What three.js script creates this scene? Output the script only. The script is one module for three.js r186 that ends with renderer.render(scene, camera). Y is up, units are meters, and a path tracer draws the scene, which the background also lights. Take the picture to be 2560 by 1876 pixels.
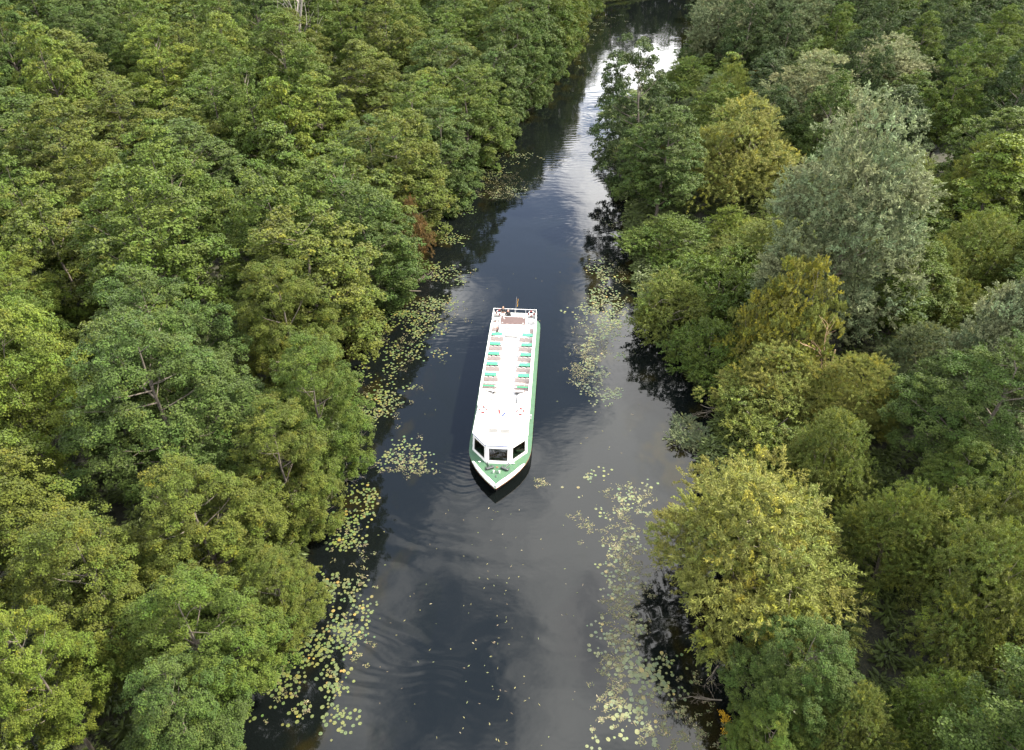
import * as THREE from 'three';
import { mergeGeometries } from 'three/addons/utils/BufferGeometryUtils.js';
import { RoundedBoxGeometry } from 'three/addons/geometries/RoundedBoxGeometry.js';
import { MarchingCubes } from 'three/addons/objects/MarchingCubes.js';

// ---------------------------------------------------------------- camera, sky, sun, exposure
const scene = new THREE.Scene();
const EYE = 44, TILT = 37.6 * Math.PI / 180, FOCAL = 1764;             // metres, radians, focal length in photo pixels
const camera = new THREE.PerspectiveCamera(2 * Math.atan(938 / FOCAL) * 180 / Math.PI, 1024 / 750, 0.5, 6000);
camera.position.set(0, EYE, 0);
camera.rotation.set(-TILT, 0, 0);
camera.updateMatrixWorld();

const renderer = new THREE.WebGLRenderer({ antialias: true });
renderer.toneMapping = THREE.LinearToneMapping;
renderer.toneMappingExposure = 4.9;
renderer.shadowMap.enabled = true;

const SUN_AZ = 75 * Math.PI / 180, SUN_EL = 48 * Math.PI / 180;         // right of the view direction, above the horizon
const sunDir = new THREE.Vector3(Math.sin(SUN_AZ) * Math.cos(SUN_EL), Math.sin(SUN_EL), -Math.cos(SUN_AZ) * Math.cos(SUN_EL));
const sun = new THREE.DirectionalLight(new THREE.Color().setRGB(1.0, 0.92, 0.77), 5.0);
sun.position.copy(sunDir).multiplyScalar(400).add(new THREE.Vector3(0, 0, -100));
sun.target.position.set(0, 0, -100);
sun.castShadow = true;
sun.shadow.radius = 6;
sun.shadow.mapSize.set(4096, 4096);
Object.assign(sun.shadow.camera, { left: -230, right: 230, top: 230, bottom: -230, near: 10, far: 900 });
scene.add(sun, sun.target);

// ---------------------------------------------------------------- helpers
function rng(seed) { let s = seed | 0; return () => { s = (s + 0x6d2b79f5) | 0; let t = Math.imul(s ^ (s >>> 15), 1 | s); t = (t + Math.imul(t ^ (t >>> 7), 61 | t)) ^ t; return ((t ^ (t >>> 14)) >>> 0) / 4294967296; }; }
const lerp = (a, b, t) => a + (b - a) * t, clamp = (x, a = 0, b = 1) => Math.min(b, Math.max(a, x));
const smooth = (a, b, x) => { const t = clamp((x - a) / (b - a)); return t * t * (3 - 2 * t); };
const hash2 = (x, y, s = 0) => { let h = Math.imul(x | 0, 374761393) + Math.imul(y | 0, 668265263) + Math.imul(s | 0, 974711) | 0; h = Math.imul(h ^ (h >>> 13), 1274126177); return ((h ^ (h >>> 16)) >>> 0) / 4294967296; };
function vnoise(x, y, s = 0) {
  const ix = Math.floor(x), iy = Math.floor(y), fx = x - ix, fy = y - iy, u = fx * fx * fx * (fx * (fx * 6 - 15) + 10), v = fy * fy * fy * (fy * (fy * 6 - 15) + 10);
  return lerp(lerp(hash2(ix, iy, s), hash2(ix + 1, iy, s), u), lerp(hash2(ix, iy + 1, s), hash2(ix + 1, iy + 1, s), u), v);
}
function fbm(x, y, o = 5, s = 0) { let a = 0.5, f = 0, n = 0; for (let i = 0; i < o; i++) { f += a * vnoise(x, y, s + i * 7); n += a; x = x * 2.03 + 13.7; y = y * 2.03 + 5.1; a *= 0.5; } return f / n; }
// the point at height y that the photograph shows at pixel (px, py) of its 2254 x 1652 view
const K = 2560 / 2254;
function spot(px, py, y = 0) {
  const a = (px * K - 1280) / FOCAL, b = (938 - py * K) / FOCAL;
  const dy = -Math.sin(TILT) + b * Math.cos(TILT), dz = -Math.cos(TILT) - b * Math.sin(TILT), t = (y - EYE) / dy;
  return { x: a * t, z: dz * t, depth: t };
}
const depthOf = (x, y, z) => -(y - EYE) * Math.sin(TILT) - z * Math.cos(TILT);
function pixelOf(x, y, z) { const d = depthOf(x, y, z), up = (y - EYE) * Math.cos(TILT) - z * Math.sin(TILT); return [1280 + FOCAL * x / d, 938 - FOCAL * up / d, d]; }
function line(points) { return (z) => { for (let i = 1; i < points.length; i++) if (z >= points[i][0] || i === points.length - 1) { const [a, p] = points[i - 1], [b, q] = points[i]; return p + (q - p) * (z - a) / (b - a); } }; }
const used = new Map();
function numbered(name) { const n = used.get(name) ?? 0; used.set(name, n + 1); return n ? `${name}_${String(n).padStart(3, '0')}` : name; }
function tag(o, label, category, group, kind) { o.userData.label = label; if (category) o.userData.category = category; if (group) o.userData.group = group; if (kind) o.userData.kind = kind; return o; }
function part(name, geometry, material, parent) { const m = new THREE.Mesh(geometry, material); m.name = name; m.castShadow = m.receiveShadow = true; parent.add(m); return m; }
const rgb = (r, g, b) => new THREE.Color().setRGB(r, g, b);
const std = (c, roughness = 0.6, more = {}) => new THREE.MeshStandardMaterial({ color: c, roughness, ...more });

const CLOUD = [25.946, 31.941];   // where the cloud field stands
// ---------------------------------------------------------------- sky: blue with drifting cumulus and thin cloud
{
  const W = 2048, Hh = 1024, data = new Float32Array(W * Hh * 4);
  for (let row = 0; row < Hh; row++) {
    const el = ((row + 0.5) / Hh - 0.5) * Math.PI, y = Math.sin(el), ce = Math.cos(el);
    for (let col = 0; col < W; col++) {
      const az = ((col + 0.5) / W - 0.5) * 2 * Math.PI, x = Math.cos(az) * ce, z = Math.sin(az) * ce, o = (row * W + col) * 4;
      const yy = Math.max(y, 0), hz = Math.pow(1 - yy, 4.5);
      let r = lerp(0.24, 0.58, hz), g = lerp(0.32, 0.72, hz), b = lerp(0.50, 1.02, hz);
      if (y > -0.02) {
        const k = 1 / (yy + 0.10), px = x * k, pz = z * k;
        const wx = fbm(px * 1.3, pz * 1.3, 3, 31) * 1.2, wz = fbm(px * 1.3 + 9, pz * 1.3, 3, 47) * 1.2;
        const big = fbm(px * 3.0 + CLOUD[0], pz * 1.8 + CLOUD[1], 6, 3);
        const cover = smooth(0.34, 0.57, big), thin = smooth(0.42, 0.80, fbm(px * 1.1 + wx + 40, pz * 0.6 + wz, 5, 71)) * 0.4;
        const ct = x * sunDir.x + y * sunDir.y + z * sunDir.z, glow = 0.55 * Math.pow(Math.max(0, ct), 5);
        const core = smooth(0.58, 0.80, big), lit = lerp(1.75, 1.35, core) * (0.86 + 0.3 * fbm(px * 3, pz * 3, 3, 90)) * lerp(1, 1.08, Math.pow(1 - yy, 6));
        const a = clamp(cover + thin);
        r = lerp(r, lit * 1.0 + glow, a); g = lerp(g, lit * 0.995 + glow * 0.97, a); b = lerp(b, lit * 0.99 + glow * 0.9, a);
      }
      data[o] = r * 0.76; data[o + 1] = g * 0.76; data[o + 2] = b * 0.76; data[o + 3] = 1;
    }
  }
  const sky = new THREE.DataTexture(data, W, Hh, THREE.RGBAFormat, THREE.FloatType);
  sky.mapping = THREE.EquirectangularReflectionMapping;
  sky.magFilter = sky.minFilter = THREE.LinearFilter;
  sky.wrapS = THREE.RepeatWrapping;
  sky.needsUpdate = true;
  scene.background = sky;
  scene.environment = sky;
}

// ---------------------------------------------------------------- the setting: ground with the river bed, and the water
const shoreLeft = line([[40, -20], [-10, -18.5], [-20, -17.8], [-25, -17.2], [-33, -16.2], [-38, -15.8], [-46, -15.4], [-55, -17.5], [-64, -19], [-74, -17.5], [-81, -14.2], [-94, -13], [-107, -9.5], [-129, -5], [-139, -3], [-153, 2.5], [-180, 8.5], [-204, 12.5], [-238, 20.5], [-255, 30], [-268, 46], [-282, 78], [-295, 135], [-310, 400], [-900, 3000]]);
const shoreRight = line([[40, 17], [-10, 17], [-20, 16.8], [-27, 17.5], [-35, 16.5], [-43, 16], [-46, 17.5], [-52, 20.5], [-56, 18.5], [-64, 16], [-74, 15.2], [-83, 15.8], [-94, 16.5], [-105, 19.5], [-125, 20], [-141, 22], [-165, 33], [-184, 47], [-225, 58], [-240, 70], [-252, 100], [-262, 160], [-280, 600], [-330, 1600], [-900, 5000]]);
const inland = (x, z) => Math.max(shoreLeft(z) - x, x - shoreRight(z)) * (z < -140 ? 0.86 : 0.97);   // metres from the waterline, negative in the river
const groundY = (x, z) => { const d = inland(x, z) + (fbm(x * 0.22, z * 0.22, 3, 5) - 0.5) * 1.6; return d < 0 ? Math.max(-1.7, d * 0.42) : Math.min(0.55, d * 0.32) + (fbm(x * 0.08, z * 0.08, 3, 9) - 0.35) * 0.7 * smooth(1, 8, d); };
{
  const axis = (lo, hi, step, far) => { const a = []; for (let v = lo; v <= hi + 1e-6; v += step) a.push(v); for (let v = lo, s = step; v > -far;) { s *= 1.45; v -= s; a.unshift(v); } for (let v = hi, s = step; v < far;) { s *= 1.45; v += s; a.push(v); } return a; };
  const xs = axis(-45, 75, 1.0, 2600), zs = axis(-300, 0, 1.25, 2800), nx = xs.length, nz = zs.length;
  const pos = new Float32Array(nx * nz * 3), uv = new Float32Array(nx * nz * 2), col = new Float32Array(nx * nz * 3), idx = [];
  for (let j = 0; j < nz; j++) for (let i = 0; i < nx; i++) {
    const k = j * nx + i, x = xs[i], z = zs[j];
    pos.set([x, groundY(x, z), z], k * 3); uv.set([x / 3, -z / 3], k * 2);
    const n = fbm(x * 0.3, z * 0.3, 4, 21); col.set([lerp(0.6, 1.5, n), lerp(0.6, 1.6, n), lerp(0.6, 1.2, n)], k * 3);
    if (i && j) idx.push(k - nx - 1, k, k - nx, k - nx - 1, k - 1, k);
  }
  const g = new THREE.BufferGeometry();
  g.setAttribute('position', new THREE.BufferAttribute(pos, 3)); g.setAttribute('uv', new THREE.BufferAttribute(uv, 2)); g.setAttribute('color', new THREE.BufferAttribute(col, 3)); g.setIndex(idx); g.computeVertexNormals();
  const S = 512, soil = new Uint8Array(S * S * 4), bump = new Uint8Array(S * S * 4);
  const wrap = (x, y, f, s) => { const P = f, ix = Math.floor(x * f), iy = Math.floor(y * f), fx = x * f - ix, fy = y * f - iy, u = fx * fx * (3 - 2 * fx), v = fy * fy * (3 - 2 * fy), h = (a, b) => hash2(((a % P) + P) % P, ((b % P) + P) % P, s); return lerp(lerp(h(ix, iy), h(ix + 1, iy), u), lerp(h(ix, iy + 1), h(ix + 1, iy + 1), u), v); };
  for (let y = 0; y < S; y++) for (let x = 0; x < S; x++) {
    const a = x / S, b = y / S, n = 0.5 * wrap(a, b, 8, 1) + 0.3 * wrap(a, b, 32, 2) + 0.2 * wrap(a, b, 128, 3), l = wrap(a, b, 64, 5) > 0.72 ? 1 : 0, o = (y * S + x) * 4;
    soil.set([lerp(16, 32, n) + l * 16, lerp(18, 32, n) + l * 12, lerp(10, 18, n) + l * 4, 255], o);
    bump.set([255 * n, 255 * n, 255 * n, 255], o);
  }
  const tex = (d, srgb) => { const t = new THREE.DataTexture(d, S, S); t.wrapS = t.wrapT = THREE.RepeatWrapping; t.magFilter = THREE.LinearFilter; if (srgb) t.colorSpace = THREE.SRGBColorSpace; t.needsUpdate = true; return t; };
  const ground = part('ground', g, new THREE.MeshStandardMaterial({ map: tex(soil, true), bumpMap: tex(bump), bumpScale: 0.08, roughness: 0.95, vertexColors: true }), scene);
  tag(ground, 'dark leaf-littered forest soil under the trees and the river bed', null, null, 'structure');
}
const BOW = { x: -1.35, z: -40.55 }, HEAD = 4.1 * Math.PI / 180;
{
  // one sheet of water; its height map holds the rings that spread ahead of the bow and the breeze's ripples
  const X0 = -24, X1 = 36, Z0 = 0, Z1 = -164, TW = 1280, TH = 2048, BX0 = -34, BX1 = 62, BZ1 = -256, h = new Float32Array(TW * TH), tint = new Uint8Array(512 * 1024 * 4);
  const cx = BOW.x + Math.sin(HEAD) * 13, cz = BOW.z - Math.cos(HEAD) * 13;
  for (let j = 0; j < TH; j++) for (let i = 0; i < TW; i++) {
    const x = lerp(X0, X1, (i + 0.5) / TW), z = lerp(Z0, Z1, (j + 0.5) / TH);
    const dx = x - cx, dz = z - cz, wob = fbm(x * 0.18, z * 0.18, 2, 12);
    const r = Math.hypot(dx, dz * 1.02) + wob * 2.2, lat = Math.atan2(dx, dz);                  // lateral angle from straight ahead of the bow
    const gust = smooth(0.42, 0.66, fbm(x * 0.13 + 7, z * 0.10, 3, 77));
    const fan = Math.exp(-(((lat + 0.42) / 0.30) ** 2)) * smooth(9, 14, r) * (1 - smooth(27, 36, r)) + 0.6 * Math.exp(-(((lat - 0.55) / 0.25) ** 2)) * smooth(13, 18, r) * (1 - smooth(26, 33, r)) + 0.25 * smooth(14, 18, r) * (1 - smooth(24, 34, r)) * (Math.abs(lat) < 1.2 ? 1 : 0);
    const lam = lerp(0.42, 0.95, smooth(12, 30, r));
    let v = fan * 0.0050 * (lam / 0.5) * Math.sin(2 * Math.PI * r / lam + wob * 5) * (0.5 + 0.8 * fbm(x * 0.5, z * 0.5, 2, 8));
    const r2 = Math.hypot(x - 20, z + 60) + wob * 3;
    v += 0.0012 * gust * Math.sin(2 * Math.PI * r2 / 0.75) * smooth(-48, -70, z);
    v += 0.0035 * smooth(-95, -110, z) * (0.4 + gust) * Math.sin(2 * Math.PI * (z * 0.98 + x * 0.07 + wob * 3.2) / 1.15) * 0.8;
    v += (0.002 + 0.0035 * gust) * (fbm(x * 0.9, z * 3.2, 3, 55) - 0.5) * smooth(-20, -60, z);
    v += 0.016 * (fbm(x * 0.35, z * 0.35, 3, 66) - 0.5) + 0.0016 * (fbm(x * 2.2, z * 4.2, 2, 68) - 0.5);
    h[j * TW + i] = v;
  }
  const px = new Float32Array(TW * TH * 4);
  for (let k = 0; k < TW * TH; k++) px[k * 4] = px[k * 4 + 1] = px[k * 4 + 2] = h[k] / 0.1 + 0.5, px[k * 4 + 3] = 1;
  const waves = new THREE.DataTexture(px, TW, TH, THREE.RGBAFormat, THREE.FloatType);
  for (let j = 0; j < 1024; j++) for (let i = 0; i < 512; i++) {                                // weed beds seen dimly under the surface
    const x = lerp(BX0, BX1, (i + 0.5) / 512), z = lerp(0, BZ1, (j + 0.5) / 1024), d = -inland(x, z);
    const w = smooth(0.52, 0.72, fbm(x * 0.5, z * 0.35, 5, 101)) * (1 - smooth(4, 11, d)), g2 = fbm(x * 1.7, z * 1.7, 3, 111);
    tint.set([lerp(6, lerp(14, 20, g2), w), lerp(8, lerp(15, 16, g2), w), lerp(8, 6, w), 255], (j * 512 + i) * 4);
  }
  const bed = new THREE.DataTexture(tint, 512, 1024); bed.colorSpace = THREE.SRGBColorSpace;
  bed.repeat.set((X1 - X0) / (BX1 - BX0), Z1 / BZ1); bed.offset.set((X0 - BX0) / (BX1 - BX0), 0);
  for (const t of [waves, bed]) { t.wrapS = t.wrapT = t === bed ? THREE.ClampToEdgeWrapping : THREE.MirroredRepeatWrapping; t.magFilter = t.minFilter = THREE.LinearFilter; t.needsUpdate = true; }
  const A = -36, B = 170, C = 60, D = -420, ux = (x) => (x - X0) / (X1 - X0), uz = (z) => (z - Z0) / (Z1 - Z0);
  const g = new THREE.BufferGeometry();
  const gx = 24, gz = 48, P = [], U = [], I = [], N = [];
  for (let j = 0; j <= gz; j++) for (let i = 0; i <= gx; i++) { const x = lerp(A, B, i / gx), z = lerp(C, D, j / gz), k = j * (gx + 1) + i; P.push(x, 0, z); N.push(0, 1, 0); U.push(ux(x), uz(z)); if (i && j) I.push(k - gx - 2, k - gx - 1, k, k - gx - 2, k, k - 1); }
  g.setAttribute('position', new THREE.Float32BufferAttribute(P, 3)); g.setAttribute('normal', new THREE.Float32BufferAttribute(N, 3)); g.setAttribute('uv', new THREE.Float32BufferAttribute(U, 2)); g.setIndex(I);
  const water = part('river_water', g, new THREE.MeshPhysicalMaterial({ map: bed, roughness: 0.045, ior: 1.33, bumpMap: waves, bumpScale: 0.1 }), scene);
  tag(water, 'calm dark river water mirroring clouds and trees', null, null, 'structure');
}
// ---------------------------------------------------------------- trees
const bark = std(rgb(0.07, 0.058, 0.046), 0.95), paleBark = std(rgb(0.11, 0.092, 0.07), 0.95), deadWood = std(rgb(0.14, 0.125, 0.105), 0.95);
const leafMat = (name, r, g, b, shine = 0.07) => { const m = new THREE.MeshPhysicalMaterial({ color: rgb(r, g, b), vertexColors: true, roughness: 0.92, transmission: 0.36, thickness: 0, ior: 1.4, clearcoat: shine, clearcoatRoughness: 0.4, specularIntensity: 0.35, side: THREE.DoubleSide, flatShading: true }); m.name = name; return m; };
const LEAF = {
  green: leafMat('leaf_green', 0.0437, 0.0684, 0.0058),
  olive: leafMat('leaf_olive', 0.0525, 0.0684, 0.0058),
  mid: leafMat('leaf_mid', 0.0344, 0.0581, 0.0074),
  lime: leafMat('leaf_lime', 0.0670, 0.0925, 0.0078),
  deep: leafMat('leaf_deep', 0.0228, 0.0395, 0.0070),
  silver: leafMat('leaf_silver', 0.0900, 0.1090, 0.0500),
  grey: leafMat('leaf_grey', 0.0586, 0.0763, 0.0298),
  pale: leafMat('leaf_pale', 0.0953, 0.1060, 0.0432),
  gold: leafMat('leaf_gold', 0.1023, 0.1116, 0.0195),
  fresh: leafMat('leaf_fresh', 0.0660, 0.0846, 0.0116),
  yellow: leafMat('leaf_yellow', 0.1256, 0.1348, 0.0140),
  orange: leafMat('leaf_orange', 0.2976, 0.1767, 0.0056),
  rust: leafMat('leaf_rust', 0.0884, 0.0558, 0.0158),
};
class Leaves {                                                     // thousands of single folded leaves in one buffer
  constructor(n) { this.p = new Float32Array(n * 12); this.c = new Float32Array(n * 12); this.n = 0; this.max = n; }
  add(x, y, z, ax, ay, az, nx, ny, nz, L, Wd, r, g, b) {
    if (this.n >= this.max) return;
    let d = ax * nx + ay * ny + az * nz; ax -= d * nx; ay -= d * ny; az -= d * nz;
    let l = Math.hypot(ax, ay, az); if (l < 1e-4) { ax = ny; ay = -nx; az = 0.01; l = Math.hypot(ax, ay, az) || 1; }
    ax /= l; ay /= l; az /= l;
    const bx = ny * az - nz * ay, by = nz * ax - nx * az, bz = nx * ay - ny * ax, p = this.p, o = this.n * 12, f = Wd * 0.35;
    p[o] = x - ax * L; p[o + 1] = y - ay * L; p[o + 2] = z - az * L;
    p[o + 3] = x + bx * Wd + nx * f; p[o + 4] = y + by * Wd + ny * f; p[o + 5] = z + bz * Wd + nz * f;
    p[o + 6] = x + ax * L; p[o + 7] = y + ay * L; p[o + 8] = z + az * L;
    p[o + 9] = x - bx * Wd + nx * f; p[o + 10] = y - by * Wd + ny * f; p[o + 11] = z - bz * Wd + nz * f;
    for (let k = 0; k < 4; k++) { this.c[o + k * 3] = r; this.c[o + k * 3 + 1] = g; this.c[o + k * 3 + 2] = b; }
    this.n++;
  }
  geometry() {
    const g = new THREE.BufferGeometry(), idx = new Uint32Array(this.n * 6);
    for (let i = 0; i < this.n; i++) idx.set([i * 4, i * 4 + 1, i * 4 + 2, i * 4, i * 4 + 2, i * 4 + 3], i * 6);
    g.setAttribute('position', new THREE.BufferAttribute(this.p.slice(0, this.n * 12), 3)); g.setAttribute('color', new THREE.BufferAttribute(this.c.slice(0, this.n * 12), 3)); g.setIndex(new THREE.BufferAttribute(idx, 1));
    return g;
  }
}
function limb(points, r0, r1, sides = 5) {                         // a tapered branch through the points
  const n = points.length, P = [], I = [];
  for (let i = 0; i < n; i++) {
    const a = points[Math.max(0, i - 1)], b = points[Math.min(n - 1, i + 1)], t = new THREE.Vector3().subVectors(b, a).normalize();
    const s = new THREE.Vector3(t.y, -t.x, 0.3).cross(t).normalize(), q = new THREE.Vector3().crossVectors(t, s), r = lerp(r0, r1, i / (n - 1));
    for (let k = 0; k < sides; k++) { const w = k / sides * 2 * Math.PI; P.push(points[i].x + (s.x * Math.cos(w) + q.x * Math.sin(w)) * r, points[i].y + (s.y * Math.cos(w) + q.y * Math.sin(w)) * r, points[i].z + (s.z * Math.cos(w) + q.z * Math.sin(w)) * r); }
  }
  for (let i = 0; i < n - 1; i++) for (let k = 0; k < sides; k++) { const a = i * sides + k, b = i * sides + (k + 1) % sides; I.push(a, b, b + sides, a, b + sides, a + sides); }
  for (let k = 1; k < sides - 1; k++) { const e = (n - 1) * sides; I.push(e, e + k, e + k + 1); }
  const g = new THREE.BufferGeometry(); g.setAttribute('position', new THREE.Float32BufferAttribute(P, 3)); g.setIndex(I); g.computeVertexNormals();
  return g;
}
// how wide the crown is at height t (0 its foot, 1 its top)
const SHAPES = {
  round: (t) => t < 0.38 ? 0.62 + 0.38 * Math.sin(t / 0.38 * Math.PI / 2) : Math.pow(Math.max(0, 1 - Math.pow((t - 0.38) / 0.64, 1.6)), 0.8),
  cone: (t) => t < 0.22 ? 0.75 + 0.25 * t / 0.22 : Math.pow(Math.max(0, 1 - (t - 0.22) / 0.8), 0.75),
  dome: (t) => Math.pow(Math.max(0, 1 - t * t), 0.5) * (0.88 + 0.12 * Math.min(1, t * 5)),
  tall: (t) => t < 0.5 ? 0.72 + 0.28 * Math.sin(t * Math.PI) : Math.pow(Math.max(0, 1 - ((t - 0.5) / 0.52) ** 2), 0.5),
};
function makeTree(name, o) {
  const R = rng(o.seed), leaves = new Leaves(o.clusters * o.subs * o.leaves + 10), shape = SHAPES[o.shape], wood = [];
  const ph = [R() * 6, R() * 6, R() * 6], V = (x, y, z) => new THREE.Vector3(x, y, z), rd = () => { const u = R() * 2 - 1, a = R() * 6.283, s = Math.sqrt(1 - u * u); return [s * Math.cos(a), u, s * Math.sin(a)]; };
  const H = o.height, base = o.base, stems = [], peaks = [];
  for (let k = 0; k < o.peaks; k++) { const a = (k / o.peaks + 0.2 * R()) * 6.283, q = o.peaks > 1 ? o.radius * (k ? 0.46 + 0.2 * R() : 0.1) : 0; peaks.push([Math.cos(a) * q, Math.sin(a) * q, k ? 0.58 + 0.26 * R() : 1, o.peaks > 1 ? (k ? o.main * 0.6 + 0.14 * R() - 0.08 : o.main) : 1]); }
  for (let s = 0; s < o.stems; s++) {
    const a = s / o.stems * 6.283 + R() * 0.8, out = o.stems > 1 ? o.radius * (0.25 + 0.25 * R()) : 0.35 * R(), top = H * (o.stems > 1 ? 0.5 + 0.22 * R() : 0.84);
    const foot = o.stems > 1 ? 0.22 : 0, pts = [];
    for (let k = 0; k <= 6; k++) { const t = k / 6; pts.push(V(Math.cos(a) * (foot + out * t * t) + (R() - 0.5) * 0.18 * k / 3, -0.7 + (top + 0.7) * t, Math.sin(a) * (foot + out * t * t) + (R() - 0.5) * 0.18 * k / 3)); }
    stems.push(pts); wood.push(limb(pts, o.girth * (o.stems > 1 ? 0.7 : 1), 0.03, 7));
  }
  const stemAt = (s, y) => { const p = stems[s], t = clamp((y + 0.7) / (p[6].y + 0.7)) * 6, i = Math.min(5, Math.floor(t)); return p[i].clone().lerp(p[i + 1], t - i); };
  for (let c = 0; c < o.clusters; c++) {
    const inner = R() < o.inner; let t, w;
    do { t = R(); w = shape(t); } while (R() > w * 0.9 + 0.12);
    const a = c * 2.39996 + R() * 0.9, lobe = 1 + o.lobes * (Math.sin(a * 3 + ph[0] + t * 2) * 0.6 + Math.sin(a * 5 + ph[1] - t * 5) * 0.4 + Math.sin(t * 9 + ph[2] + a) * 0.35);
    const [kx, kz, kh, kr] = peaks[R() < 0.46 ? 0 : Math.floor(R() * peaks.length * 0.999)], rad = o.radius * kr * w * lobe * (inner ? 0.2 + 0.5 * R() : 0.78 + 0.22 * R());
    const cx = kx + Math.cos(a) * rad, cz = kz + Math.sin(a) * rad, cy = base + (H * kh - base) * t * (1 - 0.05 * R()) - o.droop * (rad / o.radius) ** 2;
    let ox = Math.cos(a) * (1.05 - t), oy = 0.3 + t * 0.8, oz = Math.sin(a) * (1.05 - t); const ol = Math.hypot(ox, oy, oz); ox /= ol; oy /= ol; oz /= ol;
    const cr = o.clump * (0.7 + 0.6 * R()) * (inner ? 1.15 : 1), hueC = R(), briC = 0.86 + 0.28 * R(), warm = 1 + 0.26 * (R() - 0.5);
    if (c % o.limbEvery === 0) {
      let s = 0, best = 1e9; for (let k = 0; k < stems.length; k++) { const q = stemAt(k, cy * 0.75), d = Math.hypot(q.x - cx, q.z - cz); if (d < best) { best = d; s = k; } }
      const from = stemAt(s, Math.max(base * 0.6, cy - 0.55 * best - 0.4)), to = V(cx, cy + 0.05, cz), m = from.clone().lerp(to, 0.5); m.y += (to.y - from.y) * -0.12 + 0.15; m.x += (R() - 0.5) * 0.5; m.z += (R() - 0.5) * 0.5;
      wood.push(limb([from, from.clone().lerp(m, 0.55), m, to.clone().lerp(m, 0.4), to], Math.min(0.085, 0.02 + best * 0.012), 0.012, 5));
      for (let k = 0; k < 2; k++) { const e = rd(); wood.push(limb([m.clone().lerp(to, 0.4 * k + 0.3), to.clone().add(V(e[0] * cr, Math.abs(e[1]) * cr * 0.6, e[2] * cr))], 0.02, 0.006, 3)); }
    }
    for (let s = 0; s < o.subs; s++) {
      let [dx, dy, dz] = rd(); dx += ox * 0.75; dy += oy * 0.75 + 0.25; dz += oz * 0.75; let l = Math.hypot(dx, dy, dz) || 1; dx /= l; dy /= l; dz /= l;
      const sr = cr * (0.55 + 0.45 * R()), sx = cx + dx * sr, sy = cy + dy * sr * o.flat, sz = cz + dz * sr, hueS = R();
      const yel = o.turning > 0 && (hueC * 0.6 + hueS * 0.4) > 1 - o.turning ? 1 : 0, briS = briC * (0.86 + 0.28 * R());
      if (o.spray) {                                               // narrow leaves along a twig
        let [tx, ty, tz] = rd(); tx = tx * 0.55 + dx * 0.6 + ox * 0.3; ty = ty * 0.55 + dy * 0.4 + o.lift; tz = tz * 0.55 + dz * 0.6 + oz * 0.3; l = Math.hypot(tx, ty, tz) || 1; tx /= l; ty /= l; tz /= l;
        const tl = o.twig * (0.6 + 0.6 * R());
        for (let k = 0; k < o.leaves; k++) {
          const q = (k + R()) / o.leaves, bow = q * q * o.bow * tl, j = rd(), n = rd();
          const nx = n[0] * 0.7 + dx * 0.35, ny = n[1] * 0.7 + 0.45, nz = n[2] * 0.7 + dz * 0.35, nl = Math.hypot(nx, ny, nz) || 1, br = briS * (0.87 + 0.26 * R()), back = R() < o.undersides ? 1.35 : 1;
          const ax = tx + j[0] * 0.75, ay = ty + j[1] * 0.75 - bow, az = tz + j[2] * 0.75, sz1 = o.leafL * (0.7 + 0.6 * R());
          leaves.add(sx + tx * tl * q + j[0] * o.loose, sy + ty * tl * q - bow + j[1] * o.loose, sz + tz * tl * q + j[2] * o.loose, ax, ay, az, nx / nl, ny / nl, nz / nl, sz1, sz1 * o.slim, br * back * warm * (1 + o.turnR * yel), br * back * (1 + o.turnR * 0.68 * yel), br * back * (yel ? 0.75 : 1.0));
        }
      } else {
        for (let k = 0; k < o.leaves; k++) {
          let [ex, ey, ez] = rd(); ex += dx * 0.55; ey += dy * 0.4 + 0.35; ez += dz * 0.55; l = Math.hypot(ex, ey, ez) || 1; ex /= l; ey /= l; ez /= l;
          const q = o.sub * (0.35 + 0.75 * R()), n = rd(), m = rd();
          const nx = ex * 0.45 + dx * 0.3 + n[0] * 0.62, ny = ey * 0.4 + 0.38 + n[1] * 0.62, nz = ez * 0.45 + dz * 0.3 + n[2] * 0.62, nl = Math.hypot(nx, ny, nz) || 1;
          const sere = R() < o.sere ? 1 : 0, br = briS * (0.84 + 0.32 * R()), sz1 = o.leafL * (0.65 + 0.6 * R());
          leaves.add(sx + ex * q, sy + ey * q * 0.8, sz + ez * q, m[0], m[1], m[2], nx / nl, ny / nl, nz / nl, sz1, sz1 * o.slim, br * warm * (1 + 0.4 * yel + 0.7 * sere), br * (1 + 0.18 * yel + 0.25 * sere), br * (yel ? 0.8 : 1));
        }
      }
    }
  }
  const root = new THREE.Group(); root.name = name;
  part('trunk', mergeGeometries(wood.map((g) => g.toNonIndexed ? g : g)), o.bark ?? bark, root);
  part('crown', leaves.geometry(), LEAF[o.leaf], root);
  root.userData.size = [o.radius, H];
  return root;
}
const ALDER = { peaks: 4, main: 0.8, turnR: 0.35, shape: 'round', height: 18, base: 4.5, radius: 5.6, stems: 1, girth: 0.24, clusters: 228, subs: 12, leaves: 42, clump: 1.0, sub: 0.36, leafL: 0.067, slim: 0.78, flat: 0.62, inner: 0.24, lobes: 0.22, droop: 0.7, limbEvery: 7, turning: 0.10, sere: 0.015, leaf: 'green' };
const WILLOW = { peaks: 6, main: 0.66, turnR: 0.35, shape: 'dome', height: 10, base: 2.2, radius: 6, stems: 5, girth: 0.2, clusters: 250, subs: 15, leaves: 24, clump: 1.1, flat: 0.75, inner: 0.34, lobes: 0.2, droop: 0.5, limbEvery: 14, turning: 0.2, sere: 0, spray: true, lift: 0.35, twig: 0.75, bow: 0.25, loose: 0.10, undersides: 0.07, leafL: 0.12, slim: 0.26, leaf: 'gold', bark: paleBark };
const near = { }, mid = { }, far = { };
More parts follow.
